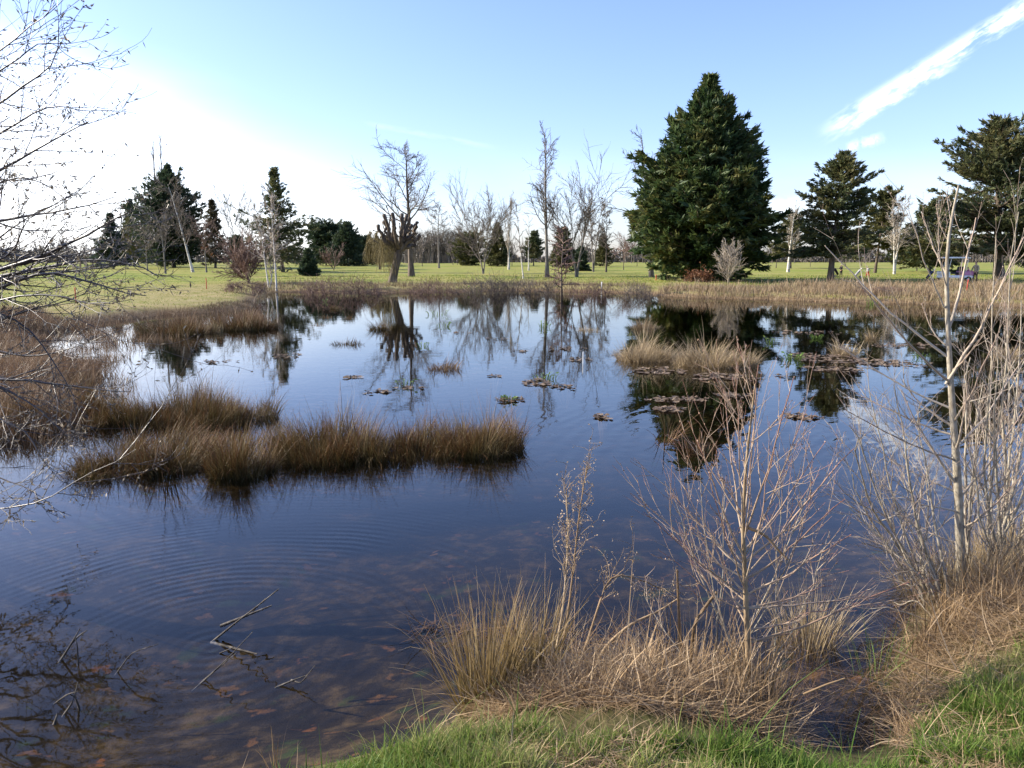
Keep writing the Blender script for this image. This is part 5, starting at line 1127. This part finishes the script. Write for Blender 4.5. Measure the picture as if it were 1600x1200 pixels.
# ------------------------------------------------------------------ sky, sun, camera
SUN_AZ, SUN_EL = R_(-80), R_(27)         # azimuth from +Y towards -X
sun_dir = np.array([math.sin(SUN_AZ)*math.cos(SUN_EL), math.cos(SUN_AZ)*math.cos(SUN_EL), math.sin(SUN_EL)])
def build_sky():
    w = bpy.data.worlds.new('World'); scene.world = w; w.use_nodes = True; nt = w.node_tree; nt.nodes.clear(); N = nt.nodes.new; L = nt.links.new
    sky = N('ShaderNodeTexSky'); sky.sky_type = 'NISHITA'; sky.sun_disc = False; sky.sun_elevation = SUN_EL; sky.sun_rotation = SUN_AZ
    sky.air_density = 1.0; sky.dust_density = 1.0; sky.ozone_density = 2.2; sky.altitude = 100
    geo = N('ShaderNodeTexCoord'); sep = N('ShaderNodeSeparateXYZ'); L(geo.outputs['Generated'], sep.inputs[0])
    def mth(op, a, b=0., c=None):
        x = N('ShaderNodeMath'); x.operation = op
        for i, q in enumerate((a, b) if c is None else (a, b, c)):
            if isinstance(q, (int, float)): x.inputs[i].default_value = q
            else: L(q, x.inputs[i])
        return x.outputs[0]
    def sm(v, a, b, c=0., d=1.):
        x = N('ShaderNodeMapRange'); x.interpolation_type = 'SMOOTHSTEP'; L(v, x.inputs[0])
        for i, q in enumerate((a, b, c, d)): x.inputs[i+1].default_value = q
        return x.outputs[0]
    yy = mth('MAXIMUM', sep.outputs[1], .05); u = mth('DIVIDE', sep.outputs[0], yy); v = mth('DIVIDE', sep.outputs[2], yy)
    front = sm(sep.outputs[1], .2, .35)
    def uv(px, py): r = ray(px, py); return r[0]/r[1], r[2]/r[1]
    def streak(p0, p1, half, dens, sx, sy, seed):
        (a, b), (c, d) = uv(*p0), uv(*p1); ln = math.hypot(c-a, d-b); e = ((c-a)/ln, (d-b)/ln)
        du = mth('SUBTRACT', u, a); dv = mth('SUBTRACT', v, b)
        s = mth('ADD', mth('MULTIPLY', du, e[0]/ln), mth('MULTIPLY', dv, e[1]/ln)); t = mth('ADD', mth('MULTIPLY', du, -e[1]), mth('MULTIPLY', dv, e[0]))
        cv = N('ShaderNodeCombineXYZ'); L(mth('MULTIPLY', s, sx), cv.inputs[0]); L(mth('MULTIPLY', t, sy), cv.inputs[1]); cv.inputs[2].default_value = seed
        n = N('ShaderNodeTexNoise'); n.inputs['Scale'].default_value = 1; n.inputs['Detail'].default_value = 7; n.inputs['Roughness'].default_value = .6; L(cv.outputs[0], n.inputs['Vector'])
        tt = mth('ABSOLUTE', mth('ADD', t, mth('MULTIPLY', mth('SUBTRACT', n.outputs[0], .5), half*1.4)))
        m = mth('MULTIPLY', sm(tt, 0., half, 1., 0.), mth('MULTIPLY', sm(s, -.02, .25), sm(s, 1.0, 1.5, 1., 0.)))
        return mth('MULTIPLY', mth('MULTIPLY', m, sm(n.outputs[0], .32, .66)), dens)
    c = streak((1275,215), (1600,12), .0165, .85, 7, 85, 1.)
    c = mth('MAXIMUM', c, streak((1310,205), (1440,125), .012, .7, 4, 70, 5.))
    c = mth('MAXIMUM', c, streak((1320,232), (1365,218), .010, .4, 3, 60, 9.))
    c = mth('MAXIMUM', c, streak((1180,330), (1290,318), .018, .5, 4, 50, 13.))
    c = mth('MAXIMUM', c, streak((560,190), (720,220), .005, .08, 3, 80, 17.))
    c = mth('MULTIPLY', c, front)
    # thin bright veil of cloud round the low sun, on the left
    cv = N('ShaderNodeCombineXYZ'); L(mth('MULTIPLY', u, 1.6), cv.inputs[0]); L(mth('MULTIPLY', v, 5), cv.inputs[1])
    n = N('ShaderNodeTexNoise'); n.inputs['Scale'].default_value = 1.3; n.inputs['Detail'].default_value = 6; L(cv.outputs[0], n.inputs['Vector'])
    line = mth('ADD', mth('ADD', v, mth('MULTIPLY', u, .42)), mth('MULTIPLY', mth('SUBTRACT', n.outputs[0], .5), .16))
    veil = mth('MULTIPLY', sm(line, -.16, .08, 1., 0.), sm(u, -.46, .06, 1., .0))
    veil = mth('MULTIPLY', mth('MULTIPLY', mth('MULTIPLY', veil, front), sm(n.outputs[0], .25, .6, .75, 1.)), .72)
    band = mth('MULTIPLY', mth('MULTIPLY', sm(v, .02, .16, 1., 0.), sm(n.outputs[0], .40, .62)), mth('MULTIPLY', front, .18))
    veil = mth('MAXIMUM', veil, band)
    m1 = N('ShaderNodeMix'); m1.data_type = 'RGBA'; L(veil, m1.inputs[0]); hs = N('ShaderNodeHueSaturation'); hs.inputs['Saturation'].default_value = 1.0; tw = N('ShaderNodeMix'); tw.data_type = 'RGBA'; tw.blend_type = 'MULTIPLY'; tw.inputs[0].default_value = 1.; tw.inputs[7].default_value = (.88,.875,1.11,1); L(sky.outputs[0], tw.inputs[6]); L(tw.outputs[2], hs.inputs['Color']); L(hs.outputs[0], m1.inputs[6]); m1.inputs[7].default_value = (9.5, 9.8, 10.2, 1)
    m2 = N('ShaderNodeMix'); m2.data_type = 'RGBA'; L(c, m2.inputs[0]); L(m1.outputs[2], m2.inputs[6]); m2.inputs[7].default_value = (8.5, 8.8, 9.0, 1)
    bg = N('ShaderNodeBackground'); bg.inputs[1].default_value = .13; L(m2.outputs[2], bg.inputs[0])
    o = N('ShaderNodeOutputWorld'); L(bg.outputs[0], o.inputs[0])
build_sky()
from mathutils import Vector
sl = bpy.data.lights.new('sun', 'SUN'); sl.energy = 5.0; sl.angle = R_(.5); sl.color = (1., .91, .77)
so = bpy.data.objects.new('sun', sl); COL.objects.link(so); so.rotation_euler = Vector(sun_dir).to_track_quat('Z', 'Y').to_euler(); so.location = (-60, 30, 60)
cam = bpy.data.cameras.new('camera'); cam.sensor_width = 36; cam.lens = 36*F/1600; cam.clip_end = 6000; cam.clip_start = .05
co = bpy.data.objects.new('camera', cam); COL.objects.link(co); co.location = (0, 0, CAMZ); co.rotation_euler = (PI/2-PITCH, 0, 0); scene.camera = co
scene.view_settings.view_transform = 'Standard'; scene.view_settings.look = 'None'; scene.view_settings.exposure = 1.12; scene.view_settings.gamma = 1
scene.render.engine = 'CYCLES'
cy = scene.cycles; cy.max_bounces = 8; cy.diffuse_bounces = 3; cy.glossy_bounces = 3; cy.transparent_max_bounces = 12; cy.transmission_bounces = 3; cy.caustics_reflective = False; cy.caustics_refractive = False
cy.use_denoising = True
